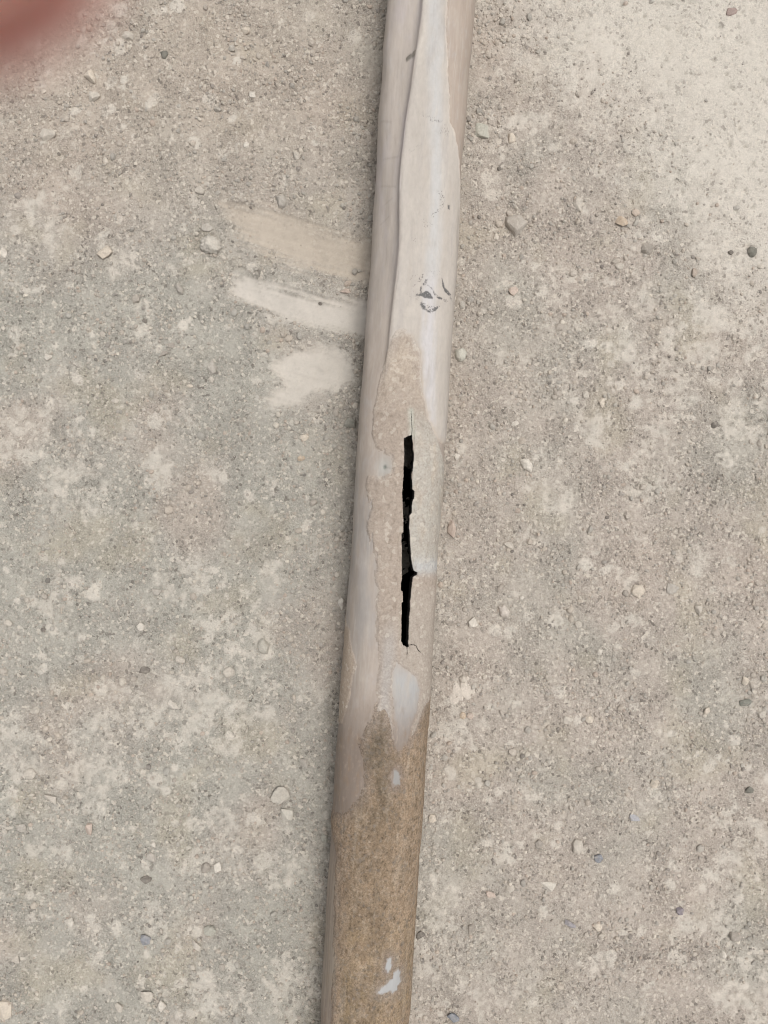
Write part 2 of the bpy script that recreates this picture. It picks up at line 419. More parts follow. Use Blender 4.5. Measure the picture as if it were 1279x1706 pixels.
# small round dimple left of the crack, with the dull seam leading from it
dA, dY = chart(640, 778)
rd = np.hypot(AA - dA, (YY - dY) * 0.8)
disp = disp - 0.5 * np.exp(-(rd / 4.2) ** 2) - 1.1 * np.exp(-(rd / 0.85) ** 2)
ds, _ = dist_line(AA, YY, cpoly([(642, 780), (655, 782), (672, 780)]))
disp = disp - 0.28 * np.exp(-(ds / 0.7) ** 2)
# lips of the crack drawn slightly inwards on the left, raised on the right
sc = sdf_poly(AA, YY, Pcrack)
side = np.sign(AA - float(np.mean([a for a, y in Pcrack])))
disp = disp + np.where(side > 0, 0.35, -0.45) * np.exp(-np.abs(sc) / 3.0) * smooth(Y_lo, Y_lo + 12, YY) * smooth(Y_hi, Y_hi - 20, YY)

# open crack: the faces inside it are left out
ac_ = 0.5 * (AA[:-1, :-1] + AA[1:, 1:]); yc_ = 0.5 * (YY[:-1, :-1] + YY[1:, 1:])
near_c = (ac_ > A_lo - 2) & (ac_ < A_hi + 2) & (yc_ > Y_lo - 2) & (yc_ < Y_hi + 2)
hole = np.zeros(ac_.shape, bool)
xa, ya = ac_[near_c], yc_[near_c]
jag = 0.17 * fbm(xa / 0.7, ya / 0.9, 221, 3, 0.7)
hh = sdf_poly(xa, ya, Pcrack) + jag + 0.12 > 0
for line, w0, w1 in ((Htop, 0.30, 0.13), (Hbot, 0.34, 0.16), (Hside, 0.20, 0.36)):
    dl, tl = dist_line(xa, ya, line); hh |= dl < (w0 + (w1 - w0) * tl) * (0.9 + 0.3 * fbm(xa, ya / 2, 227, 2))
hole[near_c] = hh

# chipped and notched edges between the layers: signed distances in mm, positive inside
def layer(poly, rag, fine, seed, minus=()):
    P = cpoly(poly)
    s = sdf_poly(AA, YY, P)
    for m in minus: s = np.minimum(s, -sdf_poly(AA, YY, cpoly(m)))
    return s + rag * (fbm(AA / 4.5, YY / 6.5, seed, 3, 0.6) + 0.9 * fbm(AA / 11, YY / 17, seed + 3, 2)) + fine * fbm(AA / 1.3, YY / 1.6, seed + 5, 2)

POLY_PALE = [(707, -60), (699, 50), (691, 100), (680, 175), (669, 260), (666, 320), (666, 400), (660, 465), (651, 530), (646, 570), (662, 560), (680, 560), (697, 590), (700, 640), (706, 670), (713, 700), (726, 735),
             (739, 745), (744, 690), (748, 620), (752, 560), (756, 500), (760, 420), (763, 360), (764, 300), (763, 250), (758, 215), (751, 200), (751, 170), (748, 110), (745, 60), (746, 0), (746, -60)]
POLY_BARE = [(656, 1118), (660, 1104), (668, 1110), (690, 1128), (698, 1150), (693, 1188), (684, 1206), (682, 1232), (669, 1249), (660, 1246), (657.5, 1200), (655, 1158)]
POLY_BEIGE = [(655, 545), (680, 540), (697, 560), (706, 640), (714, 690), (728, 728), (737, 760), (738, 850), (733, 950), (728, 1000), (722, 1080), (716, 1150), (705, 1185), (690, 1230), (650, 1235), (640, 1190), (622, 1200), (624, 1150), (628, 1120),
              (629, 1090), (624, 1060), (625, 1020), (626, 990), (622, 960), (624, 940), (618, 912), (612, 890), (610, 870), (616, 850), (612, 830), (607, 808), (612, 790), (640, 792), (650, 785), (648, 762), (636, 757), (625, 748), (618, 722), (621, 680), (627, 640), (637, 605), (646, 575)]
POLY_RUST = [(592, 1236), (606, 1212), (614, 1196), (622, 1172), (640, 1156), (654, 1160), (658, 1200), (661, 1246), (668, 1250), (682, 1234), (685, 1212), (694, 1190), (700, 1150), (712, 1115), (730, 1120), (720, 1300), (705, 1500), (700, 1760), (545, 1760), (552, 1640), (554, 1560), (556, 1470), (556, 1420), (552, 1400), (550, 1352),
             (575, 1352), (595, 1330), (604, 1300), (603, 1270)]
POLY_SLIP = [(560, 1010), (576, 1020), (583, 1050), (588, 1085), (597, 1110), (588, 1130), (584, 1160), (577, 1190), (570, 1210), (555, 1215)]
CHIP1 = [(657, 1285), (661, 1284), (665, 1296), (666, 1308), (657, 1310), (655, 1300)]
CHIP2 = [(630, 1657), (637, 1646), (645, 1643), (649, 1637), (655, 1633), (656, 1623), (662, 1618), (666, 1622), (664, 1631), (667, 1638), (661, 1644), (661, 1651), (654, 1656), (648, 1653), (640, 1657)]
CHIP3 = [(643, 1618), (645, 1600), (650, 1601), (651, 1613), (647, 1622)]
s_pale = layer(POLY_PALE, 1.0, 0.35, 301)
s_beige = layer(POLY_BEIGE, 1.5, 0.7, 311, [POLY_BARE]) - 3.2 * smooth(0.22, 0.5, fbm(AA / 6 + 7, YY / 16, 315, 4, 0.6)) * smooth(-2, -7, AA)
s_rust = layer(POLY_RUST, 2.0, 1.0, 321, [POLY_BARE, CHIP1, CHIP2, CHIP3])
s_slip = layer(POLY_SLIP, 0.8, 0.4, 331)
s_bare = sdf_poly(AA, YY, cpoly(POLY_BARE))

# colours of the steel wall
cw = np.empty(AA.shape + (3,)); cw[:] = (0.352, 0.298, 0.254)
def py2y(py): return chart(640.0, float(py))[1]
up = smooth(py2y(620), py2y(430), YY)
cw = mix(cw, up * 0.75, (0.412, 0.364, 0.324))
cw = mix(cw, smooth(5, 9, u) * up, (0.36, 0.295, 0.245))  # tan flank right of the coating
cw = mix(cw, np.exp(-((u + 0.30 * wid) / (0.45 * wid)) ** 2) * up * (0.5 + 0.6 * n_st), (0.30, 0.272, 0.27))                   # shade on the dent's slope, painted dark just left of the crest
cw = mix(cw, smooth(0.0, 0.6, n_md) * 0.35, (0.40, 0.375, 0.365))
cw = mix(cw, smooth(py2y(740), py2y(800), YY) * smooth(py2y(1130), py2y(1040), YY) * 0.7 * smooth(-4, -14, AA) * smooth(-0.5, 0.3, fbm(AA / 8, YY / 40, 251, 3)), (0.305, 0.285, 0.268))
cw = mix(cw, smooth(0.1, 0.6, n_st) * 0.4, (0.46, 0.42, 0.38))
cw = mix(cw, smooth(0.1, 0.6, -n_st) * 0.35, (0.31, 0.275, 0.25))
cw = mix(cw, np.exp(-(rd / 5.0) ** 2) * 0.5, (0.37, 0.385, 0.36))
cw = mix(cw, np.exp(-(rd / 0.9) ** 2) * 0.9, (0.10, 0.125, 0.105))
cw = mix(cw, smooth(-2.0, 2.2, s_bare + 1.2 * n_md) * smooth(py2y(1085), py2y(1150), YY), (0.345, 0.342, 0.336))
cw = mix(cw, smooth(-1, 1.5, s_bare) * smooth(0, 0.5, n_md) * 0.5, (0.375, 0.345, 0.312))
low = smooth(py2y(1130), py2y(1260), YY)
cw = mix(cw, low * 0.97, (0.205, 0.162, 0.132))
cw = mix(cw, low * smooth(-0.05, 0.45, fbm(AA / 4, YY / 9, 247, 4, 0.65)) * 0.65, (0.23, 0.165, 0.115))
cw = mix(cw, low * smooth(0.1, 0.5, fbm(AA / 2.5, YY / 5, 249, 4, 0.65)) * 0.4, (0.36, 0.29, 0.235))
cw = mix(cw, smooth(py2y(1400), py2y(1500), YY) * 0.6 * smooth(0.4, -0.4, n_st), (0.315, 0.27, 0.212))
for ch in (CHIP1, CHIP2, CHIP3):
    cw = mix(cw, smooth(-0.8, 0.3, sdf_poly(AA, YY, cpoly(ch)) + 1.3 * n_hi + 0.8 * n_md) * 0.9, (0.36, 0.362, 0.36) if ch is not CHIP1 else (0.26, 0.253, 0.243))
ka, kr = dist_line(AA, YY, cpoly([(676, 90), (682, 87), (689, 86), (690, 82)]))                     # dark knot of residue in the dent
kk = smooth(2.0, 0.9, ka + 0.7 * n_hi)
cw = mix(cw, kk * 0.85, (0.115, 0.105, 0.085)); disp = disp + 0.7 * kk
for p0, p1, a_ in (((632, 262), (660, 255), 0.5), ((625, 308), (655, 306), 0.4), ((625, 370), (640, 355), 0.4), ((628, 340), (648, 325), 0.3), ((632, 200), (645, 198), 0.4), ((665, 252), (678, 246), 0.3)):
    dl, tl = dist_line(AA, YY, cpoly([p0, p1])); cw = mix(cw, smooth(1.3, 0.1, dl + 0.9 * np.abs(n_hi)) * a_, (0.27, 0.245, 0.21))
cw = mix(cw, smooth(0.0, 0.5, fbm(AA / 14, YY / 40, 243, 3)) * up * smooth(-6, -12, AA) * 0.45, (0.42, 0.375, 0.375))

def dusted(c, k=1.0):
    q = smooth(0.0, 0.6, fbm(AA / 9, YY / 26, 481, 4, 0.62)) * smooth(py2y(1300), py2y(1120), YY)
    c = mix(c, 0.55 * k * q, (0.405, 0.352, 0.300))
    q = smooth(0.05, 0.5, fbm(AA / 3.5, YY / 9, 487, 4, 0.62))
    c = mix(c, 0.22 * k * q, (0.47, 0.415, 0.355))
    q = smooth(0.1, 0.5, fbm(AA / 4.5 + 9, YY / 14, 491, 4, 0.62))
    return mix(c, 0.20 * k * q, (0.275, 0.232, 0.195))
cw = dusted(cw, 1 - 0.75 * low)
# ---- tube wall mesh: outer skin, fracture faces, inner skin
tube = bpy.data.objects.new('burst_tube', None); COL.objects.link(tube)
tube['label'] = 'long scaled steel boiler tube split open by a black lengthwise crack, lying on dusty ground'
tube['category'] = 'pipe'
XYZ = to_xyz(disp)
vid = np.arange(NR * NC).reshape(NR, NC)
def cells(keep):
    j, i = np.nonzero(keep)
    return np.stack([vid[j, i], vid[j, i + 1], vid[j + 1, i + 1], vid[j + 1, i]], 1)
def rim_edges(keep):                     # directed edges of kept cells next to a left-out cell
    E = []
    k = np.zeros((keep.shape[0] + 2, keep.shape[1] + 2), bool); k[1:-1, 1:-1] = keep
    c = k[1:-1, 1:-1]; V_ = vid
    for dj, di, a, b in ((-1, 0, (0, 0), (0, 1)), (1, 0, (1, 1), (1, 0)), (0, -1, (1, 0), (0, 0)), (0, 1, (0, 1), (1, 1))):
        o = k[1 + dj:k.shape[0] - 1 + dj, 1 + di:k.shape[1] - 1 + di]
        j, i = np.nonzero(c & ~o)
        E.append(np.stack([V_[j + a[0], i + a[1]], V_[j + b[0], i + b[1]]], 1))
    return np.concatenate(E)
def compact(V, Fs, C):
    used = np.unique(np.concatenate([f.ravel() for f in Fs])); mp = np.full(len(V), -1); mp[used] = np.arange(len(used))
    return V[used], [mp[f] for f in Fs], C[used]
def skin(name, keep, off, cols, mat, lip, parent, lip_hole_only=False, inner=None):
    P = to_xyz(off).reshape(-1, 3); P2 = to_xyz(off - lip).reshape(-1, 3)
    f = cells(keep); e = rim_edges(keep)
    n = NR * NC                         # the lip has its own vertices: a sharp arris, broken metal below it
    q = np.stack([e[:, 1] + 2 * n, e[:, 0] + 2 * n, e[:, 0] + n, e[:, 1] + n], 1)
    cf = cols.reshape(-1, 3)
    Vv = np.concatenate([P, P2, P]); Cc = np.concatenate([cf, cf, cf])
    if inner is not None: Cc[n:] = inner
    Vv, Fs, Cc = compact(Vv, [f, q], Cc)
    me = mesh_from(name, Vv, Fs, Cc, True, [mat])
    return link(name, me, parent)

WALL = 6.5
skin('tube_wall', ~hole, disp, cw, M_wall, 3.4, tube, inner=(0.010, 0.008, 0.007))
# inner skin, coarser, opened wherever the crack is
ia = np.linspace(-half_c, half_c, 97); ir = np.linspace(-520, 520, 261)
IA, IY = np.meshgrid(ia, ir); it = IA / 1000 / R
ri = (R - WALL / 1000 - 0.0006)
iv = np.stack([axis_x(IY / 1000) + half_w(IY / 1000) / R * ri * np.sin(it), IY / 1000, R - 0.0016 + ri * section(np.sin(it), IY / 1000) * np.sign(np.cos(it))], 2).reshape(-1, 3)
fi = grid_faces(*IA.shape)
ca = IA.ravel()[fi].mean(1); cy = IY.ravel()[fi].mean(1)
okf = ~((ca > A_lo - 1) & (ca < A_hi + 1) & (cy > Y_lo - 4) & (cy < Y_hi + 4))
link('tube_bore', mesh_from('tube_bore', iv, [fi[okf][:, ::-1]], None, True, [M_bore]), tube)

# ---- layers on the tube
def crust(name, s, thick, rough, cols, mat, edge=0.7, label=None, fade=2.5, under=None):
    under = cw if under is None else under
    k_ = smooth(-0.3 * fade, fade, s + 0.5 * fade * n_md + 0.35 * n_hi)[..., None]
    cols = under * (1 - k_) + (dusted(cols, 0.6) if name != 'rust_scale' else dusted(cols, 0.25)) * k_
    mk_ = mark[..., None] if name == 'pale_coating' else 0
    cols = cols * (1 - 0.93 * mk_) + np.array((0.085, 0.083, 0.082)) * 0.93 * mk_
    t = smooth(-0.30, edge, s)
    off = disp - 0.14 + t * (0.14 + thick) + rough * t
    k = (s > -0.35) & (np.abs(AA) < 49) & (np.abs(YY) < 345)
    keep = (k[:-1, :-1] | k[1:, :-1] | k[:-1, 1:] | k[1:, 1:]) & ~hole
    o = skin(name, keep, off, cols, mat, 1.0, tube)
    if label: o['label'] = label
    return o

# pale coating of the upper half
cp = np.empty(AA.shape + (3,)); cp[:] = (0.43, 0.388, 0.345)
rt = cpoly([(722, -60), (724, 100), (728, 250), (724, 400), (716, 520), (714, 600), (716, 700)])
db, _ = dist_line(AA, YY, rt)
blue = smooth(7.5, 0.5, db + 2.5 * fbm(AA / 6, YY / 30, 401, 3))
cp = mix(cp, blue * 0.62, (0.455, 0.455, 0.452))
cp = mix(cp, blue * smooth(py2y(430), py2y(500), YY) * 0.7, (0.49, 0.462, 0.462))
cp = mix(cp, smooth(0.1, 0.5, fbm(AA / 5, YY / 22, 405, 3)) * 0.45, (0.485, 0.44, 0.385))
cp = mix(cp, smooth(3.0, 0.6, s_pale + 0.8 * n_md) * smooth(5, 9, u) * 0.85, (0.53, 0.46, 0.395))            # cream edge
cp = mix(cp, smooth(0.1, 0.6, -n_st) * 0.22, (0.42, 0.39, 0.355))
cp = mix(cp, smooth(-0.5, 0.6, n_md) * smooth(3.5, 0, np.abs(AA - crest - 2)) * smooth(py2y(160), py2y(60), YY) * 0.8, (0.55, 0.50, 0.44))
cp = mix(cp, smooth(0.05, 0.5, fbm(AA / 5 + 2, YY / 34, 431, 4, 0.65)) * 0.42, (0.345, 0.315, 0.295))
cp = mix(cp, smooth(0.15, 0.5, fbm(AA / 2.5 + 2, YY / 6, 433, 4, 0.7)) * 0.22, (0.33, 0.295, 0.265))
cp = mix(cp, smooth(0.15, 0.5, fbm(AA / 9 + 2, YY / 3.0, 437, 3, 0.6)) * 0.15, (0.36, 0.325, 0.30))
mark = np.zeros(AA.shape)
def scrape(pts, w, a=1.0, ragn=0.8, grain=0.6):
    dl, tl = dist_line(AA, YY, cpoly(pts))
    w = w * 1.75
    k = smooth(w, w * 0.35, dl + ragn * 0.5 * n_hi + 0.25 * fbm(AA / 0.8, YY / 0.8, 421, 2)) * a
    k = k * (1 - grain * smooth(0.0, 0.5, fbm(AA / 0.9, YY / 0.9, 427, 2)))
    return k
def patch(poly, lo, hi, seed, f=0.9, soft=0.35, a=1.0):
    sp = sdf_poly(AA, YY, cpoly(poly))
    return smooth(-soft, soft, sp + 0.35 * n_hi) * smooth(lo, hi, fbm(AA / f, YY / f, seed, 2, 0.6)) * a
for poly, lo, hi, sd_, a_ in (
    ([(697, 490), (701, 488), (705, 486), (709, 484), (713, 484.5), (717, 489), (721, 495), (720, 497.5), (714, 496.5), (707, 495.5), (702, 493)], -0.75, -0.2, 511, 1.0),
    ([(726, 493.5), (731, 493.5), (736, 496), (735, 498.5), (729, 497)], -0.9, -0.3, 512, 1.0),
    ([(720, 483), (724, 487), (728, 490), (729, 493), (723, 491)], -0.4, 0.2, 513, 0.8),
    ([(735.5, 462), (738.5, 470), (740, 478), (745, 485), (748, 491), (745, 492), (740, 486), (736.5, 477)], -0.8, -0.2, 514, 1.0),
    ([(740, 496), (744, 502), (741, 504), (737, 499)], -0.3, 0.3, 515, 0.7), ([(745, 490), (749, 497), (750, 503), (746, 497)], -0.3, 0.3, 516, 0.6),
    ([(697, 503), (703, 502), (711, 507), (718, 509), (727, 507), (731, 510), (724, 517), (715, 522), (708, 517), (702, 514)], -0.02, 0.35, 517, 1.0),
    ([(699, 504), (702, 503), (709, 512), (707, 516), (703, 513)], -0.6, 0.0, 518, 1.0), ([(720, 514), (727, 510), (729, 512), (724, 518), (719, 516)], -0.6, 0.0, 519, 1.0), ([(710, 516), (717, 517), (716, 521), (711, 519)], -0.6, 0.0, 520, 1.0),
    ([(699, 476), (702, 476), (702.5, 489), (699, 489)], -0.5, 0.0, 521, 0.9), ([(702, 472), (706, 470), (708, 465), (712, 464), (710, 473), (706, 475)], -0.35, 0.15, 522, 0.9), ([(695, 468), (701, 457), (706, 455), (704, 462), (699, 469)], -0.15, 0.3, 523, 0.75),
    ([(686, 476), (692, 471), (693, 474), (688, 478)], -0.1, 0.3, 524, 0.6), ([(698, 455), (712, 449), (736, 449), (737, 459), (716, 460), (704, 466)], 0.28, 0.6, 525, 0.5), ([(680, 462), (696, 452), (698, 456), (684, 468)], 0.1, 0.5, 526, 0.35),
    ([(674, 492), (686, 478), (692, 483), (690, 496), (678, 497)], 0.25, 0.6, 527, 0.35), ([(689, 488), (698, 488), (697, 500), (692, 497)], 0.0, 0.4, 528, 0.6),
    ([(729, 318), (735, 316), (740, 330), (738, 344), (731, 352), (720, 362), (717, 358), (728, 347), (733, 335)], 0.10, 0.45, 529, 0.75), ([(700, 364), (706, 364), (716, 370), (722, 374), (712, 382), (704, 378)], 0.22, 0.5, 530, 0.6),
    ([(744.5, 340), (748, 341), (747.5, 348), (745, 347)], -0.9, -0.3, 531, 0.9), ([(716, 197), (738, 199.5), (738, 202), (716, 200)], -0.2, 0.3, 532, 0.75), ([(738, 204), (743, 206), (748, 220), (745, 230), (738, 218), (732, 226), (731, 218)], -0.1, 0.5, 533, 0.45),
    ([(686, 395), (693, 397), (692, 403), (687, 401)], 0.1, 0.5, 534, 0.5), ([(680, 250), (684, 244), (702, 238), (703, 242), (688, 250)], 0.1, 0.5, 535, 0.35), ([(704, 190), (724, 193), (724, 199), (704, 197)], 0.1, 0.5, 536, 0.4)):
    mark = np.maximum(mark, patch(poly, lo, hi, sd_, a=a_))
for pts, w, a in (([(694, 490.5), (699, 491.5), (703, 491)], 0.35, .9), ([(712, 474), (719, 480), (722, 485)], 0.28, .6)):
    mark = np.maximum(mark, scrape(pts, w, a))
rough_p = 0.10 * n_md + 0.03 * n_hi * (0.4 + smooth(16, 22, AA)) - 0.14 * mark + 0.45 * smooth(3.2, 0.8, s_pale) * smooth(5, 9, u)
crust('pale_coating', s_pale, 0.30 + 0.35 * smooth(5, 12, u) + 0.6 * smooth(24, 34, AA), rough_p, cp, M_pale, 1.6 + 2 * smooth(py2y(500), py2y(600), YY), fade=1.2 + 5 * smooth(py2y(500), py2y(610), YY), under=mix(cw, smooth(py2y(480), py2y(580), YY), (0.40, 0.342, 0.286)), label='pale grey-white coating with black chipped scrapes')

# beige scale round the crack
cb = np.empty(AA.shape + (3,)); cb[:] = (0.345, 0.287, 0.238)
rside = smooth(-0.4, 0.4, AA - float(np.mean([a for a, y in Pcrack])) + 0.5 * n_md)
cb = mix(cb, smooth(py2y(700), py2y(600), YY) * 0.8, (0.425, 0.358, 0.292))
cb = mix(cb, rside * smooth(py2y(965), py2y(940), YY) * smooth(py2y(660), py2y(730), YY) * (0.75 + 0.3 * n_md), (0.405, 0.382, 0.338))
cb = mix(cb, rside * smooth(0.0, 0.5, fbm(AA / 7, YY / 16, 441, 3)) * smooth(py2y(960), py2y(850), YY) * 0.6, (0.41, 0.35, 0.285))
cb = mix(cb, np.exp(-(((YY - py2y(945)) / 5) ** 2)) * rside * smooth(8, 14, AA) * 0.8, (0.42, 0.418, 0.412))
cb = mix(cb, rside * smooth(py2y(960), py2y(1000), YY) * 0.8, (0.365, 0.318, 0.272))
cb = mix(cb, smooth(0.05, 0.5, fbm(AA / 5, YY / 14, 445, 4, 0.6)) * (1 - rside) * 0.55, (0.262, 0.210, 0.170))
cb = mix(cb, smooth(0.1, 0.55, fbm(AA / 3.5, YY / 5, 449, 4, 0.6)) * (1 - rside) * 0.45, (0.38, 0.315, 0.252))
cb = mix(cb, smooth(0.08, 0.42, fbm(AA / 4, YY / 7, 453, 5, 0.68)) * (0.65 - 0.35 * rside), (0.225, 0.178, 0.14))
cb = mix(cb, smooth(0.2, 0.5, fbm(AA / 1.8, YY / 2.4, 455, 3, 0.7)) * 0.35, (0.18, 0.145, 0.115))
cb = mix(cb, smooth(1.6, 0.3, s_beige) * smooth(2, -3, AA) * 0.6, (0.40, 0.332, 0.268))
cb = mix(cb, smooth(py2y(1010), py2y(1090), YY) * np.exp(-((AA - A_lo) / 5) ** 2) * 0.6, (0.37, 0.352, 0.335))
cb = mix(cb, np.exp(-(np.abs(dist_line(AA, YY, Htop)[0]) / 2.2) ** 2) * 0.6, (0.44, 0.455, 0.395))
crust('beige_scale', s_beige, 0.62 + 0.18 * n_lo, 0.24 * n_md + 0.11 * n_hi, cb, M_scale, 2.6, fade=4.0 + 7 * smooth(py2y(680), py2y(570), YY), under=mix(cw, smooth(-1, 1, s_pale), (0.455, 0.41, 0.365)), label='rough beige scale either side of the crack')

# brown slip on the left flank
cs = np.empty(AA.shape + (3,)); cs[:] = (0.365, 0.295, 0.232)
cs = mix(cs, smooth(0.0, 0.5, n_md) * 0.5, (0.42, 0.345, 0.275)); cs = mix(cs, smooth(1.2, 0.2, s_slip) * 0.5, (0.45, 0.375, 0.30))
crust('brown_film', s_slip, 0.35, 0.08 * n_md, cs, M_scale, 2.2, fade=4.0, label='thin tan film flaking on the left flank')

# brown rust of the lower third
cr = np.empty(AA.shape + (3,)); cr[:] = (0.222, 0.163, 0.110)
cr = mix(cr, smooth(0.05, 0.5, fbm(AA / 9, YY / 18, 461, 5, 0.65)) * 0.85, (0.15, 0.115, 0.08))
cr = mix(cr, smooth(0.1, 0.55, fbm(AA / 11 + 5, YY / 24, 465, 4, 0.6)) * 0.7, (0.315, 0.240, 0.170))
cr = mix(cr, smooth(2, 20, AA) * 0.65 + 0 * AA, (0.300, 0.222, 0.154))
cr = mix(cr, smooth(py2y(1330), py2y(1230), YY) * smooth(10, -2, AA) * smooth(-0.4, 0.4, n_md) * 0.7, (0.20, 0.155, 0.105))
cr = mix(cr, smooth(py2y(1230), py2y(1160), YY) * smooth(-2, -12, AA) * 0.6, (0.37, 0.30, 0.225))
cr = mix(cr, smooth(py2y(1500), py2y(1600), YY) * smooth(0.3, -0.4, n_md) * 0.5, (0.285, 0.21, 0.125))
cr = mix(cr, smooth(-10, -26, AA) * 0.45, (0.32, 0.235, 0.175))
cr = mix(cr, smooth(0.02, 0.40, fbm(AA / 3.2, YY / 4.2, 469, 5, 0.7)) * 0.75, (0.105, 0.078, 0.052))
cr = mix(cr, smooth(0.18, 0.40, fbm(AA / 1.7, YY / 2.1, 470, 3, 0.7)) * 0.6, (0.075, 0.056, 0.038))
cr = mix(cr, smooth(0.12, 0.5, fbm(AA / 2.4 + 4, YY / 3.6, 473, 4, 0.65)) * 0.55, (0.35, 0.28, 0.21))
cr = mix(cr, np.exp(-((AA + 4) / 9) ** 2) * smooth(py2y(1400), py2y(1310), YY) * smooth(py2y(1170), py2y(1215), YY) * smooth(-0.4, 0.2, n_md) * 0.85, (0.115, 0.092, 0.066))
cr = mix(cr, smooth(0.15, 0.5, fbm(AA / 5, YY / 40, 477, 3)) * 0.3, (0.36, 0.305, 0.24))
cr = cr * (1.0 + 0.30 * fbm(AA / 13 + 1, YY / 22, 495, 4, 0.6))[..., None]
cr = mix(cr, smooth(0.05, 0.5, fbm(AA / 7 + 3, YY / 15, 497, 4, 0.65)) * 0.5, (0.345, 0.275, 0.205))
cr = mix(cr, smooth(1.0, 0.2, s_rust) * 0.25, (0.42, 0.34, 0.25))
crust('rust_scale', s_rust, 0.55, 0.22 * n_md + 0.14 * n_hi, cr, M_rust, 4.0, fade=10.0 + 8 * smooth(py2y(1290), py2y(1180), YY), label='rough brown rust with dark mottling')

# ------------------------------------------------------------------ rocks, gravel, grit
def icosphere(level):
    t = (1 + 5 ** 0.5) / 2
    v = [(-1, t, 0), (1, t, 0), (-1, -t, 0), (1, -t, 0), (0, -1, t), (0, 1, t), (0, -1, -t), (0, 1, -t), (t, 0, -1), (t, 0, 1), (-t, 0, -1), (-t, 0, 1)]
    f = [(0, 11, 5), (0, 5, 1), (0, 1, 7), (0, 7, 10), (0, 10, 11), (1, 5, 9), (5, 11, 4), (11, 10, 2), (10, 7, 6), (7, 1, 8), (3, 9, 4), (3, 4, 2), (3, 2, 6), (3, 6, 8), (3, 8, 9), (4, 9, 5), (2, 4, 11), (6, 2, 10), (8, 6, 7), (9, 8, 1)]
    v = [np.array(p) / np.linalg.norm(p) for p in v]
    for _ in range(level):
        cache = {}; nf = []
        def mid(a, b):
            k = (min(a, b), max(a, b))
            if k not in cache:
                p = v[a] + v[b]; v.append(p / np.linalg.norm(p)); cache[k] = len(v) - 1
            return cache[k]
        for a, b, c in f:
            d, e, g = mid(a, b), mid(b, c), mid(c, a); nf += [(a, d, g), (b, e, d), (c, g, e), (d, e, g)]
        f = nf
    return np.array(v), np.array(f)
ICO0, ICOF0 = icosphere(0); ICO1, ICOF1 = icosphere(1); ICO3, ICOF3 = icosphere(3)
OCT = np.array([(1, 0, 0), (-1, 0, 0), (0, 1, 0), (0, -1, 0), (0, 0, 1), (0, 0, -1.)])
OCTF = np.array([(0, 2, 4), (2, 1, 4), (1, 3, 4), (3, 0, 4), (2, 0, 5), (1, 2, 5), (3, 1, 5), (0, 3, 5)])

def rot_mats(n):
    q = rng.normal(size=(n, 4)); q /= np.linalg.norm(q, axis=1)[:, None]; w, x, y, z = q.T
    return np.stack([np.stack([1 - 2 * (y * y + z * z), 2 * (x * y - z * w), 2 * (x * z + y * w)], 1),
                     np.stack([2 * (x * y + z * w), 1 - 2 * (x * x + z * z), 2 * (y * z - x * w)], 1),
                     np.stack([2 * (x * z - y * w), 2 * (y * z + x * w), 1 - 2 * (x * x + y * y)], 1)], 1)

PAL = np.array([(0.40, 0.355, 0.305), (0.36, 0.335, 0.295), (0.43, 0.375, 0.315), (0.33, 0.31, 0.275), (0.50, 0.45, 0.385), (0.42, 0.345, 0.285), (0.56, 0.505, 0.43), (0.25, 0.225, 0.20), (0.16, 0.145, 0.13)])
PALP = np.array([0.24, 0.20, 0.17, 0.14, 0.09, 0.07, 0.03, 0.045, 0.015])

def scatter(name, n, base, faces, size_lo, size_hi, power, sink, mat, dens, jit=0.28):
    x = rng.uniform(-0.315, 0.315, n * 3); y = rng.uniform(-0.405, 0.405, n * 3)
    comp = sample(GC, x, y); sm = sample(GSM, x, y); tr = sample(GTR, x, y)
    cl = fbm(x / 0.035, y / 0.035, 501, 3)
    p = dens(comp, sm, tr, cl) * (1 + 1.6 * np.exp(-np.clip(np.abs(x - axis_x(y)) - R, 0, 1) / 0.007))
    ok = (rng.random(n * 3) < p) & (np.abs(x - axis_x(y)) > R * 0.93)
    x, y = x[ok][:n], y[ok][:n]; n = len(x)
    size = size_lo * (size_hi / size_lo) ** (rng.random(n) ** power)
    v = base[None] * (1 + rng.uniform(-jit, jit, (n, len(base), 1))) * (0.5 * size)[:, None, None]
    v = v * rng.uniform(0.65, 1.2, (n, 1, 3))
    v = np.einsum('nij,nkj->nki', rot_mats(n), v)
    v[:, :, 2] *= 0.8
    z = sample(GH, x, y) + size * sink
    v += np.stack([x, y, z], 1)[:, None, :]
    c = PAL[rng.choice(len(PAL), n, p=PALP)] * rng.uniform(0.88, 1.12, (n, 1))
    gc = sample(GCOL, x, y)[:, :3]
    c = 0.78 * c + 0.22 * gc
    c = np.repeat(c, len(base), 0)
    f = (np.arange(n)[:, None, None] * len(base) + faces[None]).reshape(-1, 3)
    return link(name, mesh_from(name, v.reshape(-1, 3), [f], c, False, [mat]), kind='stuff')

scatter('fine_grit', 54000, OCT, OCTF, 0.0006, 0.0016, 1.3, 0.12, M_grit, lambda c, s, t, q: np.clip((1 - c) ** 1.3 * (0.75 + 0.5 * q) + 0.02, 0, 1) * (1 - 0.97 * s) * (1 - 0.6 * t))
scatter('coarse_grit', 20000, ICO0, ICOF0, 0.0013, 0.0032, 2.2, 0.10, M_grit, lambda c, s, t, q: np.clip((1 - c) * (0.5 + 2.3 * q) + 0.015, 0, 1) * (1 - s) * (1 - 0.94 * t))
scatter('gravel', 1300, ICO1, ICOF1, 0.0028, 0.0056, 2.0, 0.06, M_grit, lambda c, s, t, q: np.clip((1 - 0.7 * c) * (0.15 + 2.2 * q), 0, 1) * (1 - s) * (1 - 0.85 * t), 0.16)

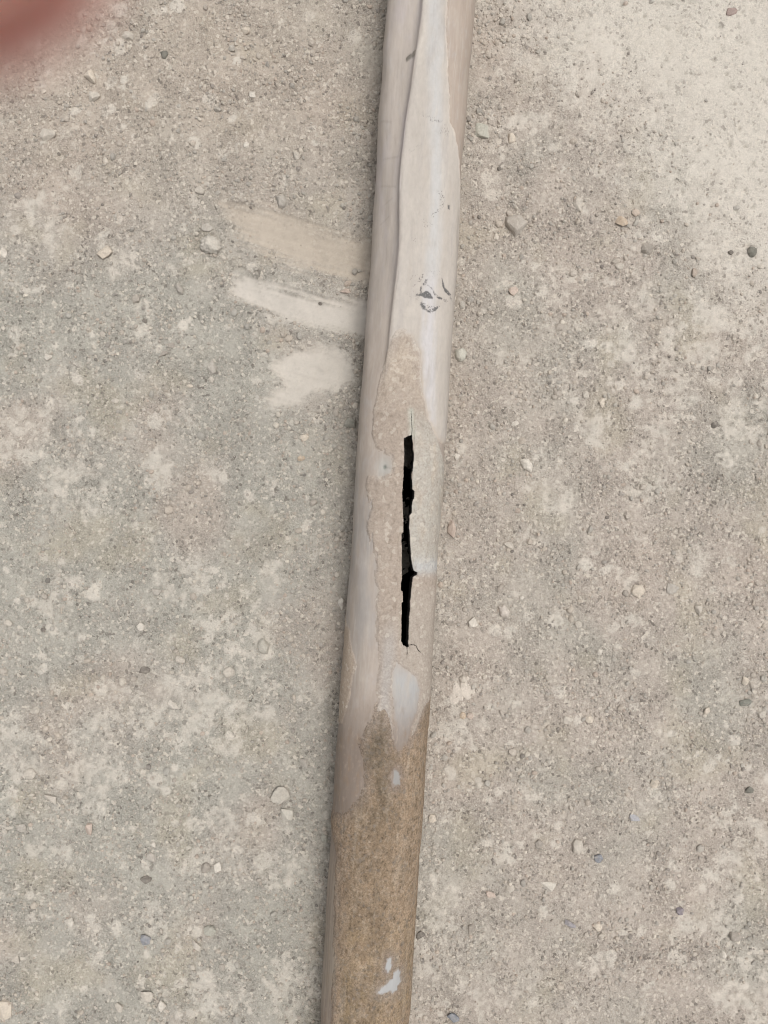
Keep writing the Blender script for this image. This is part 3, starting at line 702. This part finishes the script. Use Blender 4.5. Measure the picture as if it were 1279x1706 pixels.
# pebbles one can pick out singly: place on the photograph's scale (x, y, width, height), colour, shape, label
CREAM = (0.56, 0.49, 0.405); WHITE = (0.58, 0.535, 0.47); PALE = (0.475, 0.43, 0.372); GREY = (0.375, 0.345, 0.305); GREEN = (0.36, 0.35, 0.30); ORANGE = (0.50, 0.395, 0.295)
PINK = (0.48, 0.385, 0.325); DARK = (0.135, 0.12, 0.105); DGREEN = (0.13, 0.13, 0.11); BLUE = (0.205, 0.218, 0.245); LBLUE = (0.35, 0.35, 0.37); VIOLET = (0.20, 0.175, 0.20); MID = (0.29, 0.26, 0.225)
PEBBLES = [
 (148, 125, 26, 24, CREAM, 'lump', 'cream lumpy stone near the blurred fingertip, brighter of the two stones there'),
 (156, 159, 19, 17, PALE, 'chunk', 'pale blunt pebble just below the bright cream lump near the fingertip'),
 (78, 224, 27, 20, PALE, 'lump', 'flat pale lump sunk in the grit at left, below the fingertip'),
 (272, 89, 13, 12, DGREEN, 'chunk', 'small dark greenish speck of stone alone in the upper left grit'),
 (408, 49, 14, 12, CREAM, 'chunk', 'small cream chip near the top edge, midway between fingertip and tube'),
 (212, 57, 20, 14, PALE, 'round', 'pale pinkish flat pebble right of the fingertip near the top'),
 (184, 40, 15, 14, PALE, 'lump', 'little pale lump nearest to the right of the blurred fingertip'),
 (420, 157, 11, 10, WHITE, 'chunk', 'tiny white chip in the bare grit above the tan smear'),
 (409, 240, 10, 11, WHITE, 'chunk', 'tiny white chip above the tan smear, lower of two'),
 (493, 256, 14, 16, PALE, 'chunk', 'small pale upright pebble between the tube and the top of the tan smear'),
 (469, 334, 24, 24, GREY, 'wedge', 'grey angular stone at the upper edge of the tan smear'),
 (333, 316, 16, 13, PALE, 'lump', 'small pale lump above the big cauliflower-like clod'),
 (351, 408, 36, 33, (0.50, 0.465, 0.41), 'clod', 'big pale crumbly clod like a cauliflower, left of the wiped smears'),
 (345, 378, 20, 15, GREY, 'flat', 'flat grey flake lying just above the big crumbly clod'),
 (371, 429, 10, 10, PALE, 'round', 'tiny round pebble touching the lower right of the crumbly clod'),
 (173, 420, 26, 22, CREAM, 'lump', 'cream lump in the left field, level with the big crumbly clod'),
 (4, 420, 14, 18, WHITE, 'chunk', 'whitish stone cut by the left picture edge, level with the cream lump'),
 (297, 479, 18, 22, GREY, 'wedge', 'grey pointed stone below left of the crumbly clod'),
 (575, 482, 19, 13, PINK, 'wedge', 'pinkish wedge pebble between the tan smear and the pale smear'),
 (533, 503, 7, 6, DARK, 'round', 'tiny dark bead lying in the middle pale smear'),
 (240, 534, 9, 9, DARK, 'chunk', 'dark grain in a pale patch left of the lowest smear'),
 (270, 589, 17, 7, MID, 'sliver', 'thin dark splinter lying aslant left of the lowest smear'),
 (285, 575, 12, 9, MID, 'flat', 'small brownish flake beside the dark splinter'),
 (352, 611, 15, 26, GREY, 'flat', 'tall flat grey pebble left of the lowest smear'),
 (351, 632, 9, 9, PALE, 'round', 'tiny pale pebble at the foot of the tall flat grey one'),
 (315, 643, 10, 7, CREAM, 'chunk', 'tiny yellowish chip well left of the lowest smear'),
 (190, 667, 13, 10, PALE, 'round', 'small pale round pebble alone in the greenish ground at left'),
 (79, 594, 12, 12, WHITE, 'chunk', 'small white pebble near the left edge, beside a pale patch'),
 (583, 704, 23, 17, (0.24, 0.235, 0.20), 'chunk', 'dark greenish stone tucked against the tube below the lowest smear'),
 (506, 729, 16, 13, CREAM, 'slab', 'squarish cream chip below the lowest smear, paler of two chips'),
 (501, 763, 13, 11, ORANGE, 'chunk', 'yellowish chip below the squarish cream chip left of the tube'),
 (438, 1077, 22, 29, (0.43, 0.405, 0.35), 'chunk', 'upright pale grey stone left of the crack foot, largest in that area'),
 (381, 1121, 19, 21, PALE, 'flat', 'flat ring-edged pebble below left of the upright grey stone'),
 (300, 1099, 16, 13, PALE, 'wedge', 'small pale wedge pebble left of the flat ring-edged pebble'),
 (290, 1174, 23, 16, WHITE, 'wedge', 'whitish wedge stone lying in grit, lower left of the crack'),
 (57, 1183, 18, 14, PALE, 'wedge', 'pale slanted pebble near the left edge, lower half'),
 (233, 1045, 12, 14, WHITE, 'round', 'small white pebble in a pale patch at mid left'),
 (260, 987, 17, 11, GREY, 'flat', 'flat grey oval pebble on a pale patch at mid left'),
 (240, 1117, 18, 12, DARK, 'lump', 'black crumbly lump on the pale patch at lower left'),
 (70, 1050, 9, 8, DARK, 'round', 'small dark bead near the left edge at mid height'),
 (11, 1039, 14, 11, PALE, 'round', 'pale rounded pebble close to the left picture edge'),
 (568, 1007, 11, 22, WHITE, 'chunk', 'tall whitish pebble leaning against the tube left of the crack foot'),
 (561, 958, 10, 10, PALE, 'round', 'small pebble by the left flank, just above the tall whitish one'),
 (48, 1291, 19, 17, PALE, 'round', 'round pale pebble at far left, uppermost of three in a column'),
 (83, 1330, 25, 13, PALE, 'sliver', 'long slanted pale pebble at far left, middle of three in a column'),
 (34, 1381, 16, 14, GREY, 'round', 'dull grey round pebble at far left, lowest of three in a column'),
 (146, 1384, 14, 20, PINK, 'chunk', 'pink upright pebble at lower left'),
 (467, 1326, 31, 29, (0.46, 0.425, 0.37), 'round', 'large round pale pebble left of the rusty stretch'),
 (477, 1358, 22, 20, (0.50, 0.47, 0.41), 'lump', 'smaller lumpy pebble touching below the large round one'),
 (540, 1400, 12, 14, GREEN, 'round', 'greenish pebble against the left flank of the rusty stretch'),
 (506, 1273, 15, 14, GREY, 'lump', 'small grey lump up right of the large round pebble'),
 (254, 1408, 8, 9, WHITE, 'chunk', 'tiny white grain near the pink upright pebble, on its right'),
 (250, 1431, 16, 18, GREY, 'flat', 'dull flat grey pebble directly above the dark lump at lower left'),
 (242, 1467, 18, 13, DARK, 'lump', 'dark slanted lump above the blue stone'),
 (341, 1448, 18, 17, MID, 'round', 'brown ring-shaped pebble lying on a pale patch, right of the dark lump'),
 (361, 1447, 13, 18, WHITE, 'slab', 'pale slab chip beside the brown ring-shaped pebble'),
 (242, 1568, 16, 19, BLUE, 'chunk', 'blue stone chip at lower left'),
 (325, 1577, 12, 22, PALE, 'sliver', 'pale slanted splinter right of the blue stone'),
 (350, 1552, 20, 17, GREEN, 'round', 'pale greenish rounded pebble up right of the pale splinter'),
 (114, 1537, 18, 15, WHITE, 'chunk', 'pale chunk left of the blue stone, with a dark hollow below'),
 (24, 1600, 18, 12, PALE, 'wedge', 'pale slanted pebble near the lower left edge, above the corner slab'),
 (2, 1686, 30, 36, CREAM, 'slab', 'cream flat slab cut off by the bottom left picture corner'),
 (268, 1678, 17, 19, WHITE, 'wedge', 'white pointed chip near the bottom edge at left'),
 (243, 1662, 21, 18, PALE, 'flat', 'pale flat flake beside the white pointed chip at the bottom'),
 (197, 1681, 14, 17, PALE, 'chunk', 'pale chunk on the bottom edge left of the flat flake'),
 (300, 1640, 10, 9, PALE, 'chunk', 'small chip above the white pointed chip at the bottom left'),
 (857, 374, 30, 37, (0.40, 0.36, 0.315), 'wedge', 'grey wedge-shaped stone right of the scraped marks, largest on the right'),
 (1036, 368, 22, 18, ORANGE, 'lump', 'orange-cream lump up right of the grey wedge stone'),
 (853, 230, 13, 17, CREAM, 'chunk', 'cream chip in the coarse grit right of the upper tube'),
 (1080, 414, 22, 18, MID, 'lump', 'dark slanted lump below right of the orange-cream lump'),
 (1255, 419, 17, 19, DGREEN, 'lump', 'blackish green stone near the right edge, larger of two dark ones'),
 (1218, 420, 10, 9, DARK, 'chunk', 'small dark grain left of the blackish green stone'),
 (1221, 17, 19, 13, (0.27, 0.20, 0.18), 'flat', 'dark reddish flake in the pale crust at the top right'),
 (832, 280, 7, 7, DARK, 'round', 'tiny dark bead right of the tube, above the grey wedge stone'),
 (801, 219, 28, 24, (0.42, 0.41, 0.35), 'flat', 'flat pale green flake close to the right flank near the top'),
 (1033, 442, 15, 11, PALE, 'round', 'small oval pale pebble below the orange-cream lump'),
 (963, 339, 17, 26, PALE, 'flat', 'pale slanted flake between the grey wedge and the orange-cream lump'),
 (767, 591, 22, 24, (0.49, 0.475, 0.41), 'chunk', 'blocky pale stone beside the right flank, above the crack'),
 (876, 774, 24, 24, WHITE, 'slab', 'white angular chip right of the crack top, brightest stone of all'),
 (858, 705, 12, 11, WHITE, 'slab', 'small white chip above the white angular chip'),
 (761, 762, 11, 11, WHITE, 'chunk', 'small white pebble by the right flank at the crack top'),
 (1004, 670, 9, 18, CREAM, 'slab', 'narrow upright cream chip in the middle of the right field'),
 (752, 881, 14, 30, PINK, 'chunk', 'pink upright stone by the right flank beside the crack'),
 (855, 485, 16, 14, PINK, 'lump', 'pinkish lump below the grey wedge stone'),
 (847, 908, 20, 12, PALE, 'sliver', 'pale slanted splinter right of the pink upright stone'),
 (1192, 707, 14, 13, DARK, 'lump', 'dark crumb near the right edge at mid height'),
 (977, 657, 11, 13, PALE, 'round', 'small pale round pebble left of the narrow upright cream chip'),
 (839, 1018, 23, 25, (0.53, 0.475, 0.42), 'chunk', 'pale pinkish rounded stone right of the crack foot, larger of two'),
 (788, 1037, 16, 18, WHITE, 'chunk', 'whitish pebble between the tube and the pale pinkish rounded stone'),
 (1063, 985, 22, 21, CREAM, 'round', 'round cream pebble in the middle of the right field'),
 (1042, 989, 10, 12, MID, 'round', 'small brownish pebble touching left of the round cream one'),
 (1121, 981, 20, 17, GREY, 'flat', 'grey disc-like pebble right of the round cream one'),
 (870, 997, 9, 9, WHITE, 'chunk', 'tiny white chip above the pale pinkish rounded stone'),
 (965, 1041, 12, 11, PALE, 'round', 'small pale pebble below left of the round cream one'),
 (1000, 1088, 9, 11, WHITE, 'chunk', 'tiny white upright chip below the round cream pebble'),
 (771, 1193, 12, 12, ORANGE, 'round', 'left one of two small orange balls below the pale crust flake'),
 (783, 1193, 11, 11, PINK, 'round', 'right one of two small orange balls below the pale crust flake'),
 (770, 1152, 42, 48, (0.55, 0.49, 0.425), 'flake', 'ragged pale crust flake right of the bare grey patch on the tube'),
 (947, 1200, 18, 13, PALE, 'lump', 'double pale lump in the right field, level with the orange balls'),
 (982, 1199, 13, 12, CREAM, 'round', 'small cream pebble right of the double pale lump'),
 (1180, 1185, 13, 14, CREAM, 'wedge', 'cream chip near the right edge, left of the dark green stone'),
 (1243, 1172, 20, 14, (0.19, 0.20, 0.17), 'chunk', 'dark green-grey stone by the right edge in the lower half'),
 (1269, 1190, 14, 16, PALE, 'round', 'pale round pebble at the right picture edge, below the dark green-grey stone'),
 (1242, 1135, 11, 15, CREAM, 'chunk', 'small cream chip above the dark green-grey stone'),
 (1165, 1017, 13, 15, PALE, 'chunk', 'pale upright pebble right of the grey disc-like one'),
 (720, 1363, 13, 14, CREAM, 'round', 'cream round pebble by the right flank of the rusty stretch'),
 (796, 1305, 12, 19, PALE, 'flat', 'tall flat pebble right of the rusty stretch, above the cream round one'),
 (1091, 1307, 15, 15, CREAM, 'chunk', 'cream blocky pebble above the pale blue chip'),
 (1058, 1362, 17, 14, LBLUE, 'flat', 'pale blue chip in the lower right field'),
 (997, 1432, 15, 15, BLUE, 'chunk', 'dark blue chip below left of the pale blue one'),
 (963, 1412, 17, 25, PALE, 'round', 'tall oval pebble left of the dark blue chip'),
 (899, 1408, 14, 16, MID, 'flat', 'brownish flat pebble left of the tall oval one'),
 (850, 1483, 18, 15, PALE, 'chunk', 'pale blocky pebble in the lower right grit, left of the broad chip'),
 (915, 1480, 25, 20, WHITE, 'wedge', 'broad pale angular chip below left of the dark blue chip'),
 (818, 1492, 15, 13, PINK, 'lump', 'pinkish lump left of the pale blocky pebble in the lower right'),
 (1207, 1593, 12, 17, WHITE, 'chunk', 'white upright chip near the lower right edge'),
 (1227, 1564, 20, 17, MID, 'chunk', 'dark chunk above the white upright chip at the lower right'),
 (1134, 1520, 13, 14, VIOLET, 'chunk', 'dark violet chip left of the pale patch at the lower right'),
 (950, 1541, 20, 9, (0.29, 0.275, 0.29), 'sliver', 'flat violet-grey splinter in the lower right grit'),
 (996, 1546, 15, 13, CREAM, 'lump', 'cream lump right of the violet-grey splinter'),
 (786, 1549, 16, 15, MID, 'lump', 'dark brown crumb in the lower right grit near the tube'),
 (700, 1555, 16, 13, DARK, 'lump', 'black crumb hard against the right flank of the rusty stretch'),
 (755, 1696, 20, 16, (0.18, 0.195, 0.225), 'lump', 'dark bluish lump on the bottom edge right of the tube'),
 (1250, 1318, 15, 13, DGREEN, 'chunk', 'dark green stone at the right edge in the lower third'),
]
OUTLINES = {(857, 374): ([(843, 360), (866, 356), (880, 371), (867, 388), (858, 394), (841, 371)], [(860, 364), (866, 370), (860, 386)]),
            (876, 774): ([(865, 765), (880, 763), (888, 775), (886, 788), (872, 782)], [(872, 768), (882, 774), (880, 781)]),
            (469, 334): ([(458, 326), (472, 323), (481, 337), (476, 346), (464, 345)], [(466, 331), (475, 338)]),
            (438, 1077): ([(429, 1068), (438, 1063), (449, 1077), (445, 1091), (433, 1090), (428, 1079)], [(436, 1070), (442, 1082)]),
            (767, 591): ([(757, 583), (770, 579), (778, 586), (775, 599), (766, 604), (757, 598)], [(764, 586), (771, 592), (765, 598)]),
            (839, 1018): ([(829, 1010), (840, 1006), (850, 1019), (847, 1030), (834, 1028)], [(837, 1012), (844, 1022)]),
            (148, 125): ([(137, 124), (146, 115), (152, 114), (158, 128), (157, 137), (150, 134), (142, 127)], [(148, 121), (152, 130)]),
            (297, 479): ([(289, 474), (296, 469), (305, 482), (303, 490), (295, 487)], [(296, 475), (301, 484)])}
def shard(kind, w, h, seed, key=None):
    r = np.random.default_rng(seed)
    tall = {'chunk': 0.75, 'wedge': 0.7, 'slab': 0.42, 'flat': 0.34, 'sliver': 0.6, 'round': 0.65, 'lump': 0.65}[kind]
    if key in OUTLINES:
        k = CAMZ / F; o, t = OUTLINES[key]; hh_ = tall * math.sqrt(w * h)
        P = [((x - key[0]) * k, (key[1] - y) * k, -0.05 * hh_) for x, y in o] + [((x - key[0]) * k * 0.8, (key[1] - y) * k * 0.8, -0.5 * hh_) for x, y in o]
        P += [((x - key[0]) * k * 0.8, (key[1] - y) * k * 0.8, 0.28 * hh_ * r.uniform(0.7, 1.2)) for x, y in o] + [((x - key[0]) * k, (key[1] - y) * k, 0.5 * hh_) for x, y in t]
        P = np.array(P)
    else:
        n = {'round': 34, 'lump': 22, 'chunk': 15, 'wedge': 12, 'slab': 13, 'flat': 15, 'sliver': 13}[kind]
        P = r.normal(size=(n, 3)); P /= np.linalg.norm(P, axis=1)[:, None]
        P *= r.uniform({'round': 0.9, 'lump': 0.7}.get(kind, 0.72), 1.0, (n, 1))
        if kind in ('slab', 'flat'): P[:, 2] = np.clip(P[:, 2], -0.4, 0.4) + r.uniform(-0.05, 0.05, n)
        if kind == 'wedge': P[:, :2] *= (1 + 0.45 * P[:, 1:2])
        ext = P.max(0) - P.min(0); P = P - (P.max(0) + P.min(0)) / 2
        P = P / ext * np.array([w, h, tall * math.sqrt(w * h)])
    bm = bmesh.new()
    for p in P: bm.verts.new(p)
    res = bmesh.ops.convex_hull(bm, input=list(bm.verts))
    bmesh.ops.delete(bm, geom=list({g for g in res['geom_interior'] + res['geom_unused'] if isinstance(g, bmesh.types.BMVert)}), context='VERTS')
    bmesh.ops.bevel(bm, geom=list(bm.edges), offset=0.055 * min(w, h), segments=1, affect='EDGES', clamp_overlap=True)
    bmesh.ops.triangulate(bm, faces=list(bm.faces))
    bmesh.ops.subdivide_edges(bm, edges=[e for e in bm.edges if e.calc_length() > 0.16 * min(w, h)], cuts=1, use_grid_fill=True)
    bmesh.ops.triangulate(bm, faces=list(bm.faces))
    bm.verts.ensure_lookup_table(); bm.verts.index_update()
    v = np.array([x.co[:] for x in bm.verts]); f = np.array([[q.index for q in g.verts] for g in bm.faces]); bm.free()
    o = r.uniform(0, 50, 2); q = 1 / min(w, h)
    v = v + (0.035 * min(w, h)) * np.stack([noise(v[:, 1] * 5 * q + o[0], v[:, 2] * 5 * q, 3), noise(v[:, 0] * 5 * q + o[1], v[:, 2] * 5 * q, 4), noise(v[:, 0] * 5 * q + o[0], v[:, 1] * 5 * q, 5)], 1)
    return v, f
def rock(kind, w, h, seed):
    """a stone of footprint w x h metres about its centre, real thickness"""
    r = np.random.default_rng(seed)
    v = ICO3.copy()
    o = r.uniform(0, 50, 3)
    def n3(f, s): return (noise(v[:, 0] * f + o[0] + v[:, 2] * 0.7 * f, v[:, 1] * f + o[1] - v[:, 2] * 0.5 * f, s) + noise(v[:, 2] * f + o[2], v[:, 0] * f + o[0] + 0.6 * v[:, 1] * f, s + 3)) * 0.5
    cuts, tall, lumpy = {'chunk': (9, 0.75, 0.10), 'wedge': (7, 0.8, 0.04), 'slab': (8, 0.45, 0.05), 'flat': (6, 0.32, 0.07), 'flake': (3, 0.07, 0.20), 'sliver': (6, 0.65, 0.06), 'round': (7, 0.62, 0.12), 'lump': (7, 0.7, 0.25), 'clod': (0, 0.8, 0.17)}[kind]
    for i in range(cuts):
        n = r.normal(size=3); n[2] = abs(n[2]) * 0.7
        if kind == 'wedge' and i < 2: n = np.array([(0.62, 0.20, 0.76), (-0.48, -0.12, 0.86)][i])
        n /= np.linalg.norm(n)
        lim = r.uniform(0.45, 0.80) if not (kind == 'wedge' and i < 2) else 0.42; q = v @ n
        v = v - np.outer(np.maximum(0, q - lim), n) * 0.97
    if kind != 'clod' and kind != 'flake': return shard(kind, w, h, seed)
    if kind == 'clod':
        g = np.abs(n3(2.4, 7)) + 0.5 * np.abs(n3(5.0, 17)); v = v * (0.8 + 0.55 * g)[:, None]
    if kind == 'flake':
        a = np.arctan2(v[:, 1], v[:, 0]); v[:, :2] *= (1 + 0.35 * np.sin(2 * a + 1) + 0.2 * np.sin(5 * a + 2) + 0.12 * np.sin(9 * a))[:, None]
    if kind == 'wedge': v[:, :2] *= (1.0 + 0.42 * v[:, 1:2])
    v = v * (1 + lumpy * n3(1.6, 5) + 0.5 * lumpy * n3(3.6, 9) + 0.05 * n3(7.5, 15))[:, None]
    ext = v.max(0) - v.min(0); v = v - (v.max(0) + v.min(0)) / 2
    v[:, 0] *= w / ext[0]; v[:, 1] *= h / ext[1]; v[:, 2] *= tall * math.sqrt(w * h) / ext[2]
    return v, ICOF3
for i, (px, py, w, h, colr, kind, label) in enumerate(PEBBLES):
    k = CAMZ / F
    x, y = ground_xy(px, py, 0.002)
    if (px, py) in OUTLINES: v, tris = shard(kind, w * k, h * k, 900 + i, (px, py))
    else: v, tris = rock(kind, w * k * 1.04, h * k * 1.04, 900 + i)
    if kind in ('sliver', 'wedge') and (px, py) not in OUTLINES:
        a = {'sliver': 0.5, 'wedge': 0.15}[kind] * (1 if i % 2 else -1)
        ca_, sa_ = math.cos(a), math.sin(a); v = np.stack([v[:, 0] * ca_ - v[:, 1] * sa_, v[:, 0] * sa_ + v[:, 1] * ca_, v[:, 2]], 1)
    z = float(sample(GH, np.array([x]), np.array([y]))[0]); t = v[:, 2].max()
    gap = abs(float(x - axis_x(y))) - R                      # keep stones beside the tube clear of its flank
    n = fbm(v[:, 0] * 900 + i, v[:, 1] * 900, 700 + i, 3, 0.6)
    c = np.asarray(colr)[None] * (1 + 0.20 * n[:, None])
    n2 = smooth(0.0, 0.5, fbm(v[:, 0] * 420 + i, v[:, 1] * 420, 760 + i, 3, 0.6))
    c = mix(c, 0.16 + 0.42 * n2, (0.42, 0.375, 0.32))                # films of the same dust
    me = mesh_from('pebble', v, [tris], c, kind == 'clod', [M_stone])
    o = link('pebble', me, None, label=label, category='pebble', group='loose pebbles lying on the dusty ground')
    o.location = (float(x), float(y), z + t * (0.26 if kind not in ('flat', 'flake') else 0.50))

# ------------------------------------------------------------------ the fingertip that strays in front of the lens, top left
def finger():
    # bones: tip, last joint, middle joint, knuckle end (metres); the picture corner lies up and to the left
    zf = CAMZ - 0.022
    tip = np.array([-0.01155, 0.01645, zf])
    d = np.array([-0.60, 0.80, -0.10]); d /= np.linalg.norm(d)
    pts = [tip]; dirs = [d, d + np.array([0.10, 0.02, 0.2]), d + np.array([0.16, 0.02, 0.5])]
    for L, q in zip((0.024, 0.026, 0.040), dirs):
        pts.append(pts[-1] + q / np.linalg.norm(q) * L)
    P = np.array(pts); seg = np.linalg.norm(np.diff(P, axis=0), axis=1); s = np.concatenate([[0], np.cumsum(seg)])
    n, mring = 90, 56
    run = np.concatenate([np.linspace(0, 0.008, 25) ** 1.0, np.linspace(0.0085, s[-1], n - 25)])
    def at(t):
        i = np.clip(np.searchsorted(s, t) - 1, 0, 2); a = (t - s[i]) / seg[i]; return P[i] + (P[i + 1] - P[i]) * a
    C = np.array([np.mean([at(np.clip(t + q, 0, s[-1])) if t + q > 0 else P[0] + d * (t + q) for q in np.linspace(-0.006, 0.006, 7)], axis=0) for t in run])
    rad = np.interp(run, [0.008, 0.024, 0.034, 0.050, 0.066, 0.09], [0.0076, 0.0084, 0.0082, 0.0094, 0.0092, 0.0104])
    cap = np.sqrt(np.clip(1 - ((0.0085 - run) / 0.0085).clip(0, 1) ** 2, 0, 1)); rad = rad * np.maximum(cap, 0.02)
    V = []
    for i in range(len(run)):
        tdir = C[min(i + 1, len(run) - 1)] - C[max(i - 1, 0)]; tdir /= np.linalg.norm(tdir)
        upv = np.array([0, 0, 1.0]); sd = np.cross(tdir, upv); sd /= np.linalg.norm(sd); upv = np.cross(sd, tdir)
        a = np.linspace(0, 2 * math.pi, mring, endpoint=False)
        pad = 1 + 0.06 * np.exp(-((run[i] - 0.013) / 0.007) ** 2) * np.clip(np.sin(a), 0, 1)
        crease = 1 - 0.04 * np.exp(-((run[i] - 0.0245) / 0.0012) ** 2) - 0.035 * np.exp(-((run[i] - 0.050) / 0.0014) ** 2) - 0.02 * np.exp(-((run[i] - 0.0475) / 0.0010) ** 2)
        V.append(C[i] + rad[i] * crease * (np.outer(np.cos(a) * 1.06, sd) + np.outer(np.sin(a) * pad * 0.92, upv)))
    V = np.array(V).reshape(-1, 3); nr = len(run)
    base = np.arange(nr - 1)[:, None] * mring; j = np.arange(mring)[None]
    f = np.stack([base + j, base + (j + 1) % mring, base + mring + (j + 1) % mring, base + mring + j], 2).reshape(-1, 4)
    V = np.concatenate([V, [C[0] - d * 0.0001], [C[-1]]]); t0 = len(V) - 2
    tri = np.concatenate([np.stack([np.full(mring, t0), np.roll(np.arange(mring), -1), np.arange(mring)], 1),
                          np.stack([np.full(mring, t0 + 1), (nr - 1) * mring + np.arange(mring), (nr - 1) * mring + np.roll(np.arange(mring), -1)], 1)])
    m = bpy.data.materials.new('skin'); m.use_nodes = True
    b = m.node_tree.nodes['Principled BSDF']; N = m.node_tree.nodes; L = m.node_tree.links
    tc = N.new('ShaderNodeTexCoord'); nz = N.new('ShaderNodeTexNoise'); nz.inputs['Scale'].default_value = 260; nz.inputs['Detail'].default_value = 5
    rp = N.new('ShaderNodeValToRGB'); rp.color_ramp.elements[0].position = 0.3; rp.color_ramp.elements[1].position = 0.7
    rp.color_ramp.elements[0].color = (0.86, 0.47, 0.40, 1); rp.color_ramp.elements[1].color = (0.90, 0.52, 0.44, 1)
    L.new(tc.outputs['Object'], nz.inputs['Vector']); L.new(nz.outputs['Fac'], rp.inputs['Fac']); L.new(rp.outputs[0], b.inputs['Base Color'])
    bp = N.new('ShaderNodeBump'); bp.inputs['Strength'].default_value = 0.2; bp.inputs['Distance'].default_value = 0.0003
    L.new(nz.outputs['Fac'], bp.inputs['Height']); L.new(bp.outputs[0], b.inputs['Normal'])
    b.inputs['Roughness'].default_value = 0.55; b.inputs['Specular IOR Level'].default_value = 0.3
    b.inputs['Subsurface Weight'].default_value = 1.0; b.inputs['Subsurface Radius'].default_value = (0.009, 0.0045, 0.0032); b.inputs['Subsurface Scale'].default_value = 1.0
    o = link('finger', mesh_from('finger', V, [f, tri], None, True, [m]), None,
             label='blurred reddish fingertip straying into the top left corner of the view', category='finger')
    # nail on the far side, facing the ground
    nm = bpy.data.materials.new('nail'); nm.use_nodes = True; nb = nm.node_tree.nodes['Principled BSDF']
    nb.inputs['Base Color'].default_value = (0.82, 0.50, 0.43, 1); nb.inputs['Roughness'].default_value = 0.3
    U, Wn = np.meshgrid(np.linspace(-1, 1, 13), np.linspace(0, 1, 15))
    sd = np.cross(d, (0, 0, 1.0)); sd /= np.linalg.norm(sd); dn = np.cross(d, sd); dn = dn if dn[2] < 0 else -dn
    ang = U * 0.85; rr = 0.0079
    ln = Wn * 0.0125 + 0.0015 + 0.0018 * (U ** 2) * (Wn < 0.5)
    drop = np.where(ln < 0.006, (0.006 - ln) * 0.25, 0)
    top = tip + ln[..., None] * d + (rr * np.sin(ang) * 1.02)[..., None] * sd + ((rr * np.cos(ang)) * 0.97 + 0.0002 - drop)[..., None] * dn
    bot = top - 0.0006 * dn
    Vn = np.concatenate([top.reshape(-1, 3), bot.reshape(-1, 3)]); g = grid_faces(15, 13); k = 15 * 13
    rim = [r0 for r0 in list(range(13)) + [13 * q + 12 for q in range(1, 15)] + [14 * 13 + q for q in range(11, -1, -1)] + [13 * q for q in range(13, 0, -1)]]
    e = np.array([(rim[q], rim[(q + 1) % len(rim)]) for q in range(len(rim))])
    link('fingernail', mesh_from('fingernail', Vn, [g, g[:, ::-1] + k, np.stack([e[:, 0], e[:, 1], e[:, 1] + k, e[:, 0] + k], 1)], None, True, [nm]), o)
finger()
print('triangles about', sum(len(o.data.loop_triangles) if o.data.loop_triangles else len(o.data.loops) - 2 * len(o.data.polygons) for o in S.objects if o.type == 'MESH'))
